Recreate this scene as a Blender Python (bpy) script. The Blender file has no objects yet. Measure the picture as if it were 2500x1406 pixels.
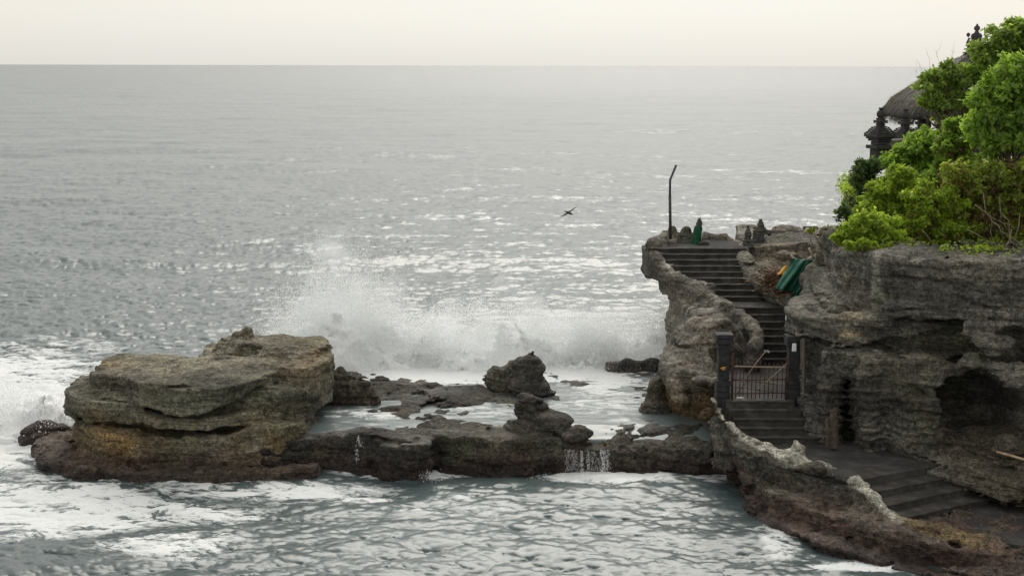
import bpy, math, random
import numpy as np
R = math.radians
rng = np.random.default_rng(7)
random.seed(7)
scene = bpy.context.scene

# ------------------------------------------------------------------ camera
F, CX, CY = 3400.0, 1250.0, 703.0          # focal length and centre in photo pixels (2500 x 1406)
CAM_H, PITCH, ROLL = 12.0, R(9.07), R(0.13)
fw = np.array([0, math.cos(PITCH), -math.sin(PITCH)])
r0 = np.array([1.0, 0, 0]); u0 = np.array([0, math.sin(PITCH), math.cos(PITCH)])
rt = r0*math.cos(ROLL) + u0*math.sin(ROLL)
up = u0*math.cos(ROLL) - r0*math.sin(ROLL)
CAM = np.array([0, 0, CAM_H])
from mathutils import Matrix, Vector
cd = bpy.data.cameras.new('camera'); cam = bpy.data.objects.new('camera', cd)
scene.collection.objects.link(cam)
cam.matrix_world = Matrix(((rt[0], up[0], -fw[0], 0), (rt[1], up[1], -fw[1], 0), (rt[2], up[2], -fw[2], CAM_H), (0, 0, 0, 1)))
cd.sensor_width = 36; cd.lens = F/2500*36; cd.clip_start = 0.5; cd.clip_end = 200000
scene.camera = cam
scene.render.resolution_x, scene.render.resolution_y = 1024, 575

# ------------------------------------------------------------------ light
SUN_EL, SUN_AZ = R(43), R(7)              # azimuth clockwise from the view direction (+Y)
world = bpy.data.worlds.new('World'); scene.world = world; world.use_nodes = True
wn = world.node_tree.nodes; wl = world.node_tree.links
bg = wn['Background']
sky = wn.new('ShaderNodeTexSky'); sky.sky_type = 'NISHITA'; sky.sun_disc = False
sky.sun_elevation = SUN_EL; sky.sun_rotation = SUN_AZ
sky.air_density = 1.0; sky.dust_density = 2.2; sky.ozone_density = 1.0; sky.altitude = 0
hs = wn.new('ShaderNodeHueSaturation'); hs.inputs['Saturation'].default_value = 0.4
wl.new(sky.outputs[0], hs.inputs['Color'])
oc = wn.new('ShaderNodeMixRGB'); oc.inputs[0].default_value = 0.78
oc.inputs[2].default_value = (5.45, 5.37, 5.02, 1)             # even veil of thin overcast
wl.new(hs.outputs[0], oc.inputs[1]); wl.new(oc.outputs[0], bg.inputs['Color'])
cn = wn.new('ShaderNodeTexNoise'); cn.inputs['Scale'].default_value = 2.2; cn.inputs['Detail'].default_value = 4   # faint structure of the cloud veil
cm = wn.new('ShaderNodeMapping'); cm.inputs['Scale'].default_value = (1, 1, 5); ctc = wn.new('ShaderNodeTexCoord'); wl.new(ctc.outputs['Generated'], cm.inputs[0]); wl.new(cm.outputs[0], cn.inputs['Vector'])
cr = wn.new('ShaderNodeValToRGB'); wl.new(cn.outputs[0], cr.inputs[0]); cr.color_ramp.elements[0].position = .35; cr.color_ramp.elements[0].color = (.975, .985, .99, 1); cr.color_ramp.elements[1].position = .68; cr.color_ramp.elements[1].color = (1.02, .985, .955, 1)
cx = wn.new('ShaderNodeMixRGB'); cx.blend_type = 'MULTIPLY'; cx.inputs[0].default_value = 1; wl.new(oc.outputs[0], cx.inputs[1]); wl.new(cr.outputs[0], cx.inputs[2]); wl.new(cx.outputs[0], bg.inputs['Color'])
bg.inputs['Strength'].default_value = 0.1
sd = bpy.data.lights.new('sun', 'SUN'); sd.energy = 1.4; sd.angle = R(42); sd.color = (1, 0.955, 0.88)
sun = bpy.data.objects.new('sun', sd); scene.collection.objects.link(sun)
sv = Vector((math.sin(SUN_AZ)*math.cos(SUN_EL), math.cos(SUN_AZ)*math.cos(SUN_EL), math.sin(SUN_EL)))
sun.rotation_euler = sv.to_track_quat('Z', 'Y').to_euler(); sun.location = (20, 30, 40)
vs = scene.view_settings
vs.view_transform = 'Standard'; vs.look = 'None'; vs.gamma = 1; vs.use_curve_mapping = False; vs.exposure = 0.55
scene.cycles.use_denoising = True
scene.cycles.volume_bounces = 3; scene.cycles.volume_step_rate = 4; scene.cycles.max_bounces = 6; scene.cycles.diffuse_bounces = 3; scene.cycles.glossy_bounces = 3
scene.cycles.transmission_bounces = 4; scene.cycles.transparent_max_bounces = 8
scene.cycles.caustics_reflective = False; scene.cycles.caustics_refractive = False

# ------------------------------------------------------------------ pixel helpers
def ray(px, py):
    return fw + rt*((px-CX)/F) - up*((py-CY)/F)
def at_d(px, py, d):                        # point seen at a pixel whose world y is d
    v = ray(px, py); return CAM + v*(d/v[1])
def at_z(px, py, z):                        # point seen at a pixel at height z
    v = ray(px, py); return CAM + v*((z-CAM_H)/v[2])
def X(px, d, z=2.0):
    return (px-CX)/F*(d*math.cos(PITCH)+(CAM_H-z)*math.sin(PITCH))
def proj(x, y, z):
    a = x*rt[0]+y*rt[1]+(z-CAM_H)*rt[2]; b = x*up[0]+y*up[1]+(z-CAM_H)*up[2]; c = x*fw[0]+y*fw[1]+(z-CAM_H)*fw[2]
    c = np.maximum(c, 0.1)
    return CX+F*a/c, CY-F*b/c

# ------------------------------------------------------------------ numpy noise
NT = 32
TAB = rng.random((8, NT, NT, NT)).astype(np.float32)
def vnoise(x, y, z, k=0):
    """smooth 3D value noise in -1..1"""
    t = TAB[k % 8].ravel()
    xi = np.floor(x); yi = np.floor(y); zi = np.floor(z)
    fx = (x-xi).astype(np.float32); fy = (y-yi).astype(np.float32); fz = (z-zi).astype(np.float32)
    xi = xi.astype(np.int32) % NT; yi = yi.astype(np.int32) % NT; zi = zi.astype(np.int32) % NT
    x1 = (xi+1) % NT; y1 = (yi+1) % NT; z1 = (zi+1) % NT
    fx = fx*fx*(3-2*fx); fy = fy*fy*(3-2*fy); fz = fz*fz*(3-2*fz)
    def g(a, b, c): return t[(a*NT+b)*NT+c]
    c00 = g(xi, yi, zi)*(1-fx)+g(x1, yi, zi)*fx; c10 = g(xi, y1, zi)*(1-fx)+g(x1, y1, zi)*fx
    c01 = g(xi, yi, z1)*(1-fx)+g(x1, yi, z1)*fx; c11 = g(xi, y1, z1)*(1-fx)+g(x1, y1, z1)*fx
    return ((c00*(1-fy)+c10*fy)*(1-fz)+(c01*(1-fy)+c11*fy)*fz)*2-1
def fbm(x, y, z, f=1.0, o=3, k=0, gain=0.5):
    s = 0; a = 1.0; n = 0
    for i in range(o):
        s = s+a*vnoise(x*f+13.7*i, y*f+5.1*i, z*f+9.3*i, k+i); n += a; a *= gain; f *= 2.03
    return s/n*1.5
def sstep(a, b, x):
    t = np.clip((x-a)/(b-a), 0, 1); return t*t*(3-2*t)

# ------------------------------------------------------------------ object helpers
def link(o, parent=None):
    scene.collection.objects.link(o)
    if parent is not None: o.parent = parent
    return o
def tag(o, label=None, cat=None, group=None, kind=None):
    if label: o['label'] = label
    if cat: o['category'] = cat
    if group: o['group'] = group
    if kind: o['kind'] = kind
    return o
def empty(name, loc=(0, 0, 0), rz=0, label=None, cat=None, group=None):
    o = bpy.data.objects.new(name, None); link(o); o.location = tuple(float(v) for v in loc); o.rotation_euler = (0, 0, rz); o.empty_display_size = 0.2
    return tag(o, label, cat, group)
def mesh_np(name, V, Fc, mat=None, smooth=True, attrs=None):
    """V (n,3), Fc (m,k) index array -> mesh"""
    V = np.ascontiguousarray(V, np.float32); Fc = np.ascontiguousarray(Fc, np.int32)
    me = bpy.data.meshes.new(name); n, k = Fc.shape
    me.vertices.add(len(V)); me.vertices.foreach_set('co', V.ravel())
    me.loops.add(n*k); me.loops.foreach_set('vertex_index', Fc.ravel())
    me.polygons.add(n); me.polygons.foreach_set('loop_start', np.arange(0, n*k, k, dtype=np.int32))
    try: me.polygons.foreach_set('loop_total', np.full(n, k, np.int32))
    except Exception: pass
    me.update(calc_edges=True)
    if smooth: me.polygons.foreach_set('use_smooth', np.ones(n, bool))
    for an, arr in (attrs or {}).items():
        arr = np.ascontiguousarray(arr, np.float32)
        if arr.ndim == 1:
            me.attributes.new(an, 'FLOAT', 'POINT').data.foreach_set('value', arr)
        else:
            if arr.shape[1] == 3: arr = np.concatenate([arr, np.ones((len(arr), 1), np.float32)], 1)
            me.attributes.new(an, 'FLOAT_COLOR', 'POINT').data.foreach_set('color', np.ascontiguousarray(arr).ravel())
    if mat: me.materials.append(mat)
    me.validate()
    return me
def obj(name, me, parent=None, loc=None, rot=None):
    o = bpy.data.objects.new(name, me); link(o, parent)
    if loc is not None: o.location = tuple(float(v) for v in loc)
    if rot is not None: o.rotation_euler = rot
    return o

class MB:
    """collects polygons; build() links them as one mesh object"""
    def __init__(s): s.v = []; s.f = []
    def add(s, V, Fs):
        b = len(s.v); s.v += [tuple(map(float, p)) for p in V]; s.f += [tuple(i+b for i in f) for f in Fs]; return s
    def box(s, c, size, rz=0, taper=1.0, jit=0):
        cx, cy, cz = c; a, b, h = size[0]/2, size[1]/2, size[2]/2
        P = []
        for zz, k in ((-h, 1.0), (h, taper)):
            for xx, yy in ((-a, -b), (a, -b), (a, b), (-a, b)):
                x, y = xx*k, yy*k
                P.append((cx+x*math.cos(rz)-y*math.sin(rz)+random.uniform(-jit, jit), cy+x*math.sin(rz)+y*math.cos(rz)+random.uniform(-jit, jit), cz+zz+random.uniform(-jit, jit)))
        return s.add(P, [(0, 3, 2, 1), (4, 5, 6, 7), (0, 1, 5, 4), (1, 2, 6, 5), (2, 3, 7, 6), (3, 0, 4, 7)])
    def tube(s, pts, rad, n=7, cap=True):
        pts = [np.array(p, float) for p in pts]; m = len(pts)
        if not hasattr(rad, '__len__'): rad = [rad]*m
        V = []; Fs = []
        prev = None
        for i, p in enumerate(pts):
            t = pts[min(i+1, m-1)]-pts[max(i-1, 0)]; t = t/(np.linalg.norm(t)+1e-9)
            if prev is None:
                a = np.cross(t, [0, 0, 1.0] if abs(t[2]) < 0.9 else [1.0, 0, 0])
            else: a = prev-t*np.dot(prev, t)
            a = a/(np.linalg.norm(a)+1e-9); b = np.cross(t, a); prev = a
            for j in range(n):
                q = 2*math.pi*j/n; V.append(p+(a*math.cos(q)+b*math.sin(q))*rad[i])
        for i in range(m-1):
            for j in range(n):
                Fs.append((i*n+j, i*n+(j+1) % n, (i+1)*n+(j+1) % n, (i+1)*n+j))
        if cap: Fs += [tuple(range(n))[::-1], tuple((m-1)*n+j for j in range(n))]
        return s.add(V, Fs)
    def lathe(s, c, prof, n=14, sq=0.0):
        V = []; Fs = []; m = len(prof)
        for r, z in prof:
            for j in range(n):
                q = 2*math.pi*(j+0.5)/n; V.append((c[0]+r*math.cos(q), c[1]+r*math.sin(q), c[2]+z))
        for i in range(m-1):
            for j in range(n): Fs.append((i*n+j, i*n+(j+1) % n, (i+1)*n+(j+1) % n, (i+1)*n+j))
        Fs += [tuple(range(n))[::-1], tuple((m-1)*n+j for j in range(n))]
        return s.add(V, Fs)
    def mesh(s, name, mat, smooth=False):
        me = bpy.data.meshes.new(name); me.from_pydata(s.v, [], s.f); me.update()
        if smooth: me.polygons.foreach_set('use_smooth', [True]*len(me.polygons))
        me.materials.append(mat); return me
    def build(s, name, mat, parent=None, smooth=False, bevel=0, loc=None):
        o = obj(name, s.mesh(name, mat, smooth), parent, loc)
        if bevel:
            m = o.modifiers.new('bevel', 'BEVEL'); m.width = bevel; m.segments = 2; m.limit_method = 'ANGLE'
        return o

# ------------------------------------------------------------------ implicit rock modelling
def poly2d(P, x, y):
    """signed distance (negative inside) of points to polygon P"""
    P = np.asarray(P, np.float32); d = np.full(x.shape, 1e9, np.float32); s = np.ones(x.shape, np.float32)
    n = len(P)
    for i in range(n):
        a = P[i]; b = P[(i-1) % n]; ex, ey = b-a
        wx = x-a[0]; wy = y-a[1]
        t = np.clip((wx*ex+wy*ey)/(ex*ex+ey*ey+1e-12), 0, 1)
        bx = wx-ex*t; by = wy-ey*t; d = np.minimum(d, bx*bx+by*by)
        c1 = y >= a[1]; c2 = y < b[1]; c3 = ex*wy > ey*wx
        flip = (c1 & c2 & c3) | (~c1 & ~c2 & ~c3)
        s = np.where(flip, -s, s)
    return s*np.sqrt(d)
def smin(a, b, k):
    h = np.clip(0.5+0.5*(b-a)/k, 0, 1); return b*(1-h)+a*h-k*h*(1-h)
class Field:
    def __init__(s, lo, hi, h):
        s.lo = np.array(lo, np.float32); s.h = h
        s.n = [int(math.ceil((hi[i]-lo[i])/h))+1 for i in range(3)]
        ax = [s.lo[i]+h*np.arange(s.n[i], dtype=np.float32) for i in range(3)]
        s.x = ax[0][:, None, None]; s.y = ax[1][None, :, None]; s.z = ax[2][None, None, :]
        s.x2, s.y2 = np.meshgrid(ax[0], ax[1], indexing='ij')
        s.D = np.full(s.n, 5.0, np.float32)
    def slab(s, P, z0, z1, k=0.12, r=0.05):
        """extruded plan polygon between heights z0, z1 (numbers or 2D functions of x2, y2, dist)"""
        p = poly2d(P, s.x2, s.y2)
        a = z0(s.x2, s.y2, p) if callable(z0) else np.full_like(p, z0)
        b = z1(s.x2, s.y2, p) if callable(z1) else np.full_like(p, z1)
        dz = np.maximum(a[:, :, None]-s.z, s.z-b[:, :, None])
        pp = np.broadcast_to(p[:, :, None], s.D.shape)
        q = np.minimum(np.maximum(pp+r, dz+r), 0)+np.sqrt(np.maximum(pp+r, 0)**2+np.maximum(dz+r, 0)**2)-r
        s.D = smin(s.D, q.astype(np.float32), k); return s
    def ell(s, c, rad, k=0.1, cut=False):
        q = np.sqrt(((s.x-c[0])/rad[0])**2+((s.y-c[1])/rad[1])**2+((s.z-c[2])/rad[2])**2)
        q = ((q-1)*min(rad)).astype(np.float32)
        s.D = -smin(-s.D, q, k) if cut else smin(s.D, q, k); return s
    def cap(s, a, b, ra, rb=None, k=0.1, cut=False, sq=1.0):
        rb = ra if rb is None else rb
        a = np.array(a, np.float32); b = np.array(b, np.float32); e = b-a
        wx, wy, wz = s.x-a[0], s.y-a[1], s.z-a[2]
        t = np.clip((wx*e[0]+wy*e[1]+wz*e[2])/(e@e+1e-9), 0, 1)
        q = np.sqrt((wx-e[0]*t)**2+(wy-e[1]*t)**2+((wz-e[2]*t)*sq)**2)-(ra+(rb-ra)*t)
        q = q.astype(np.float32)
        s.D = -smin(-s.D, q, k) if cut else smin(s.D, q, k); return s
    def path(s, pts, rad, k=0.1, sq=1.0):
        rr = rad if hasattr(rad, '__len__') else [rad]*len(pts)
        for i in range(len(pts)-1): s.cap(pts[i], pts[i+1], rr[i], rr[i+1], k, False, sq)
        return s
    def carve(s, P, zf):
        p = poly2d(P, s.x2, s.y2); s.D = np.maximum(s.D, -np.maximum(p[:, :, None], zf(s.x2, s.y2)[:, :, None]-s.z)).astype(np.float32); return s
    def displace(s, fn, band):
        idx = np.nonzero(np.abs(s.D) < band)
        x = s.lo[0]+s.h*idx[0]; y = s.lo[1]+s.h*idx[1]; z = s.lo[2]+s.h*idx[2]
        s.D[idx] -= fn(x, y, z).astype(np.float32); return s
    def nets(s):
        D = s.D.copy()
        for ax in range(3):                                      # close the shape at the border of its grid
            sl = [slice(None)]*3; sl[ax] = 0; D[tuple(sl)] = np.maximum(D[tuple(sl)], 0.01); sl[ax] = -1; D[tuple(sl)] = np.maximum(D[tuple(sl)], 0.01)
        I = D < 0; nx, ny, nz = D.shape
        c = np.zeros((nx-1, ny-1, nz-1), np.int8)
        for i in (0, 1):
            for j in (0, 1):
                for k in (0, 1): c += I[i:nx-1+i, j:ny-1+j, k:nz-1+k]
        ci = np.nonzero((c > 0) & (c < 8)); m = len(ci[0])
        vid = np.full(c.shape, -1, np.int32); vid[ci] = np.arange(m)
        corners = [(i, j, k) for i in (0, 1) for j in (0, 1) for k in (0, 1)]
        val = {q: D[ci[0]+q[0], ci[1]+q[1], ci[2]+q[2]] for q in corners}
        acc = np.zeros((m, 3), np.float32); cnt = np.zeros(m, np.float32)
        for q in corners:
            for ax in range(3):
                if q[ax]: continue
                w = list(q); w[ax] = 1; w = tuple(w); a, b = val[q], val[w]
                hit = (a < 0) != (b < 0); t = np.where(hit, a/np.where(hit, a-b, 1), 0)
                p = np.tile(np.array(q, np.float32), (m, 1)); p[:, ax] = t
                acc += p*hit[:, None]; cnt += hit
        V = (np.stack(ci, 1)+acc/cnt[:, None])*s.h+s.lo
        Q = []
        for ax in range(3):
            a = [slice(0, n) for n in D.shape]; b = list(a); a[ax] = slice(0, D.shape[ax]-1); b[ax] = slice(1, D.shape[ax])
            A, B = I[tuple(a)], I[tuple(b)]; e = np.nonzero(A != B); inside = A[e]
            o1, o2 = [(1, 2), (2, 0), (0, 1)][ax]
            e = [np.array(t) for t in e]; ok = (e[o1] > 0) & (e[o2] > 0) & (e[o1] < D.shape[o1]-1) & (e[o2] < D.shape[o2]-1)
            e = [t[ok] for t in e]; inside = inside[ok]
            def cell(d1, d2):
                q = [t.copy() for t in e]; q[o1] += d1; q[o2] += d2; return vid[tuple(q)]
            f = np.stack([cell(-1, -1), cell(0, -1), cell(0, 0), cell(-1, 0)], 1)
            f = np.where(inside[:, None], f, f[:, ::-1]); Q.append(f)
        return V, np.concatenate(Q)

LAYER = rng.random(512).astype(np.float32)
def strata(zz, sharp=0.25):
    """1D layered profile: each bed juts by its own amount, with a rounded top and undercut"""
    i = np.floor(zz).astype(np.int32); t = (zz-i).astype(np.float32)
    a = LAYER[i % 512]; b = LAYER[(i+1) % 512]
    bulge = 1-np.abs(t*2-0.9)**3
    w = sstep(1-sharp, 1.0, t)
    return (a*(1-w)+b*w)*0.8+bulge*0.35-0.6
def rock_disp(amp=0.2, sfreq=3.0, samp=0.12, fine=0.05, tilt=(0, 0), sw=0.3, seed=0, lump=0.6, crack=0.09, block=0.16):
    def fn(x, y, z):
        x = x+seed*7.3; y = y+seed*3.1
        zz = z+tilt[0]*x+tilt[1]*y+sw*fbm(x, y, z, 0.3, 2, seed)
        b0 = fbm(x, y, z*1.2, lump, 3, seed+1); bq = b0*4.0; fl = np.floor(bq); b1 = (fl+sstep(.62, 1.0, bq-fl))/4.0
        big = amp*(0.45*b0+0.55*b1)
        # broken blocks: every bed is cut by joints and each block stands out by its own amount
        zi = zz*sfreq*.55+20; i0 = np.floor(zi).astype(np.int32); wx = x+.35*vnoise(x*.9, y*.9, z*.9, seed); wy = y+.35*vnoise(x*.9+9, y*.9, z*.9, seed)
        j0 = np.floor(wx*1.35+LAYER[i0 % 512]*7).astype(np.int32); k0 = np.floor(wy*1.1+LAYER[(i0*3+1) % 512]*5).astype(np.int32)
        blk = block*(LAYER[(i0*73+j0*19+k0*131) % 512]-.5)*sstep(-.1, .35, fbm(x, y, z, .4, 2, seed+7))
        m = 0.55+0.6*fbm(x, y, z, 0.5, 2, seed+4)
        st = samp*np.clip(m, 0.1, 1.2)*strata(zz*sfreq+50)+samp*0.4*strata(zz*sfreq*2.7+0.5*vnoise(x*1.5, y*1.5, z)+90, 0.4)
        fi = fine*fbm(x, y, z*1.6, 2.6, 3, seed+2, 0.6)
        pit = np.maximum(0, vnoise(x*2.2, y*2.2, z*2.6, seed+5)-0.45)*fine*2.6
        # narrow weathered-out joints along the bedding
        cz = zz*sfreq*0.8+7.0+0.6*vnoise(x*.5, y*.5, z*.3, seed+6); cf = np.abs(cz-np.round(cz)); gate = sstep(-.15, .35, vnoise(x*.45+np.round(cz)*3.7, y*.45, np.round(cz)*1.3, seed+3))
        crk = crack*(1-sstep(.03, .13, cf))*gate
        grit = fine*.7*fbm(x, y, z, 6.5, 2, seed+1, .7)*(1-sstep(.5, 1.1, z))
        return big+st+fi-pit-crk+blk+grit
    return fn
# ------------------------------------------------------------------ materials
class NT_:
    def __init__(s, name):
        s.m = bpy.data.materials.new(name); s.m.use_nodes = True; s.t = s.m.node_tree; s.n = s.t.nodes; s.l = s.t.links
        s.b = s.n['Principled BSDF']; s.out = s.n['Material Output']
    def new(s, typ, **kw):
        q = s.n.new(typ)
        for k, v in kw.items():
            if hasattr(q, k) and k not in ('Scale',): setattr(q, k, v)
            else: q.inputs[k].default_value = v
        return q
    def link(s, a, b): s.l.new(a, b)
    def coord(s, scale=(1, 1, 1), kind='pos'):
        if kind == 'pos': src = s.new('ShaderNodeNewGeometry').outputs['Position']
        else: src = s.new('ShaderNodeTexCoord').outputs['Object']
        mp = s.new('ShaderNodeMapping'); mp.inputs['Scale'].default_value = scale; s.link(src, mp.inputs[0]); return mp.outputs[0]
    def noise(s, vec, scale, detail=4, rough=0.6, dist=0.0):
        q = s.new('ShaderNodeTexNoise'); s.link(vec, q.inputs['Vector'])
        q.inputs['Scale'].default_value = scale; q.inputs['Detail'].default_value = detail; q.inputs['Roughness'].default_value = rough; q.inputs['Distortion'].default_value = dist
        return q
    def math(s, op, a, b=None, c=None, clamp=False):
        q = s.new('ShaderNodeMath'); q.operation = op; q.use_clamp = clamp
        for i, v in enumerate((a, b, c)):
            if v is None: continue
            if isinstance(v, (int, float)): q.inputs[i].default_value = v
            else: s.link(v, q.inputs[i])
        return q.outputs[0]
    def ramp(s, fac, stops):
        q = s.new('ShaderNodeValToRGB'); s.link(fac, q.inputs[0]); e = q.color_ramp.elements
        while len(e) < len(stops): e.new(0.5)
        for el, (p, c) in zip(e, stops):
            el.position = p; el.color = tuple(c)+(1,) if len(c) == 3 else c
        return q.outputs[0]
    def mix(s, fac, a, b, typ='MIX'):
        q = s.new('ShaderNodeMixRGB'); q.blend_type = typ
        for i, v in enumerate((fac, a, b)):
            if isinstance(v, (int, float)): q.inputs[i].default_value = v
            elif isinstance(v, tuple): q.inputs[i].default_value = v+(1,) if len(v) == 3 else v
            else: s.link(v, q.inputs[i])
        return q.outputs[0]
    def mapr(s, v, a, b, c, d):
        q = s.new('ShaderNodeMapRange'); q.interpolation_type = 'SMOOTHSTEP'; s.link(v, q.inputs[0])
        for i, t in enumerate((a, b, c, d)): q.inputs[i+1].default_value = t
        return q.outputs[0]
    def bump(s, h, strength=0.5, dist=0.05, normal=None):
        q = s.new('ShaderNodeBump'); s.link(h, q.inputs['Height']); q.inputs['Strength'].default_value = strength; q.inputs['Distance'].default_value = dist
        if normal is not None: s.link(normal, q.inputs['Normal'])
        s.link(q.outputs[0], s.b.inputs['Normal']); return q.outputs[0]

def rock_material(name='rock', bump=0.9, lines=1.0, speck=0.6, gain=1.5):
    """albedo comes per vertex ('tint', alpha = wetness); the nodes add grain, bedding lines and relief"""
    s = NT_(name)
    at = s.new('ShaderNodeAttribute'); at.attribute_name = 'tint'
    p = s.coord(); n1 = s.noise(p, 1.3, 6, 0.65); n2 = s.noise(p, 9.0, 6, 0.7); n3 = s.noise(p, 34.0, 3, 0.7)
    pz = s.coord((0.35, 0.35, 5.0)); nz = s.noise(pz, 1.6, 7, 0.72, 0.8)
    v = s.new('ShaderNodeTexVoronoi'); s.link(s.coord((1, 1, 1.8)), v.inputs['Vector']); v.inputs['Scale'].default_value = 6.5
    a = s.mapr(n1.outputs[0], 0.3, 0.7, 0.72, 1.25); b = s.mapr(n2.outputs[0], 0.3, 0.72, 0.42, 1.75)
    c = s.mapr(nz.outputs[0], 0.32, 0.66, 1-0.45*lines, 1+0.4*lines)
    d = s.mapr(n3.outputs[0], 0.32, 0.72, 0.5, 1.8)
    k = s.math('MULTIPLY', s.math('MULTIPLY', a, b), s.math('MULTIPLY', c, d))
    cc = s.new('ShaderNodeCombineXYZ')
    for i in range(3): s.link(k, cc.inputs[i])
    col = s.mix(1.0, s.mix(1.0, at.outputs['Color'], (gain, gain, gain), 'MULTIPLY'), cc.outputs[0], 'MULTIPLY')
    # pale crust specks (barnacle, guano)
    sp = s.mapr(s.noise(p, 17.0, 2, 0.5).outputs[0], 0.70, 0.76, 0, speck)
    col = s.mix(sp, col, (0.36, 0.345, 0.30))
    s.link(col, s.b.inputs['Base Color'])
    s.link(s.mapr(at.outputs['Alpha'], 0, 1, 0.92, 0.22), s.b.inputs['Roughness'])
    s.b.inputs['Specular IOR Level'].default_value = 0.35
    h = s.math('ADD', s.math('MULTIPLY', n2.outputs[0], 0.9), s.math('MULTIPLY', n3.outputs[0], 0.35))
    h = s.math('ADD', h, s.math('MULTIPLY', nz.outputs[0], 0.9*lines)); h = s.math('ADD', h, s.math('MULTIPLY', v.outputs['Distance'], 0.35))
    wp = s.new('ShaderNodeVectorMath'); wp.operation = 'MULTIPLY_ADD'; s.link(n1.outputs['Color'], wp.inputs[0]); wp.inputs[1].default_value = (.9, .9, .9); s.link(p, wp.inputs[2])
    v2 = s.new('ShaderNodeTexVoronoi'); v2.feature = 'DISTANCE_TO_EDGE'; s.link(wp.outputs[0], v2.inputs['Vector']); v2.inputs['Scale'].default_value = 1.9
    ck = s.mapr(v2.outputs['Distance'], 0.0, 0.035, 1, 0); ck = s.math('MULTIPLY', ck, s.mapr(s.noise(p, .8, 2).outputs[0], .5, .6, 0, 1))
    h = s.math('SUBTRACT', h, s.math('MULTIPLY', ck, 0.8))
    s.bump(h, bump, 0.16)
    return s.m
def plain(name, col, rough=0.7, var=0.25, scale=6.0, bump=0.2, col2=None, metal=0.0, stretch=(1, 1, 1), kind='pos', bdist=0.02, spec=0.5):
    s = NT_(name); p = s.coord(stretch, kind); n = s.noise(p, scale, 5, 0.65)
    c2 = col2 or tuple(min(1, c*(1+var*1.2)) for c in col); c1 = tuple(c*(1-var) for c in col)
    s.link(s.ramp(n.outputs[0], [(0.3, c1), (0.5, col), (0.7, c2)]), s.b.inputs['Base Color'])
    s.b.inputs['Roughness'].default_value = rough; s.b.inputs['Metallic'].default_value = metal; s.b.inputs['Specular IOR Level'].default_value = spec
    if bump:
        n2 = s.noise(p, scale*4, 4, 0.7); s.bump(s.math('ADD', n.outputs[0], s.math('MULTIPLY', n2.outputs[0], 0.5)), bump, bdist)
    return s.m
def leaf_material(name, c1, c2, c3=None):
    s = NT_(name); at = s.new('ShaderNodeAttribute'); at.attribute_name = 'lv'
    stops = [(0.0, c1), (0.75, c2)] + ([(1.0, c3)] if c3 else [])
    col = s.mix(1.0, s.ramp(at.outputs['Fac'], stops), (1.45, 1.45, 1.45), 'MULTIPLY')
    s.link(col, s.b.inputs['Base Color']); s.b.inputs['Roughness'].default_value = 0.42; s.b.inputs['Specular IOR Level'].default_value = 0.4
    tr = s.new('ShaderNodeBsdfTranslucent'); s.link(s.mix(1.0, col, (1.4, 1.45, 0.8), 'MULTIPLY'), tr.inputs[0])
    mx = s.new('ShaderNodeMixShader'); mx.inputs[0].default_value = 0.58
    s.link(s.b.outputs[0], mx.inputs[1]); s.link(tr.outputs[0], mx.inputs[2]); s.link(mx.outputs[0], s.out.inputs[0])
    return s.m
def spray_material(name, tl=0.5, alb=0.93):
    s = NT_(name); d = s.new('ShaderNodeBsdfDiffuse'); d.inputs[0].default_value = (alb*0.985, alb, alb, 1)
    t = s.new('ShaderNodeBsdfTranslucent'); t.inputs[0].default_value = (alb*0.985, alb, alb, 1)
    m = s.new('ShaderNodeMixShader'); m.inputs[0].default_value = tl
    s.link(d.outputs[0], m.inputs[1]); s.link(t.outputs[0], m.inputs[2]); s.link(m.outputs[0], s.out.inputs[0]); return s.m

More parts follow.
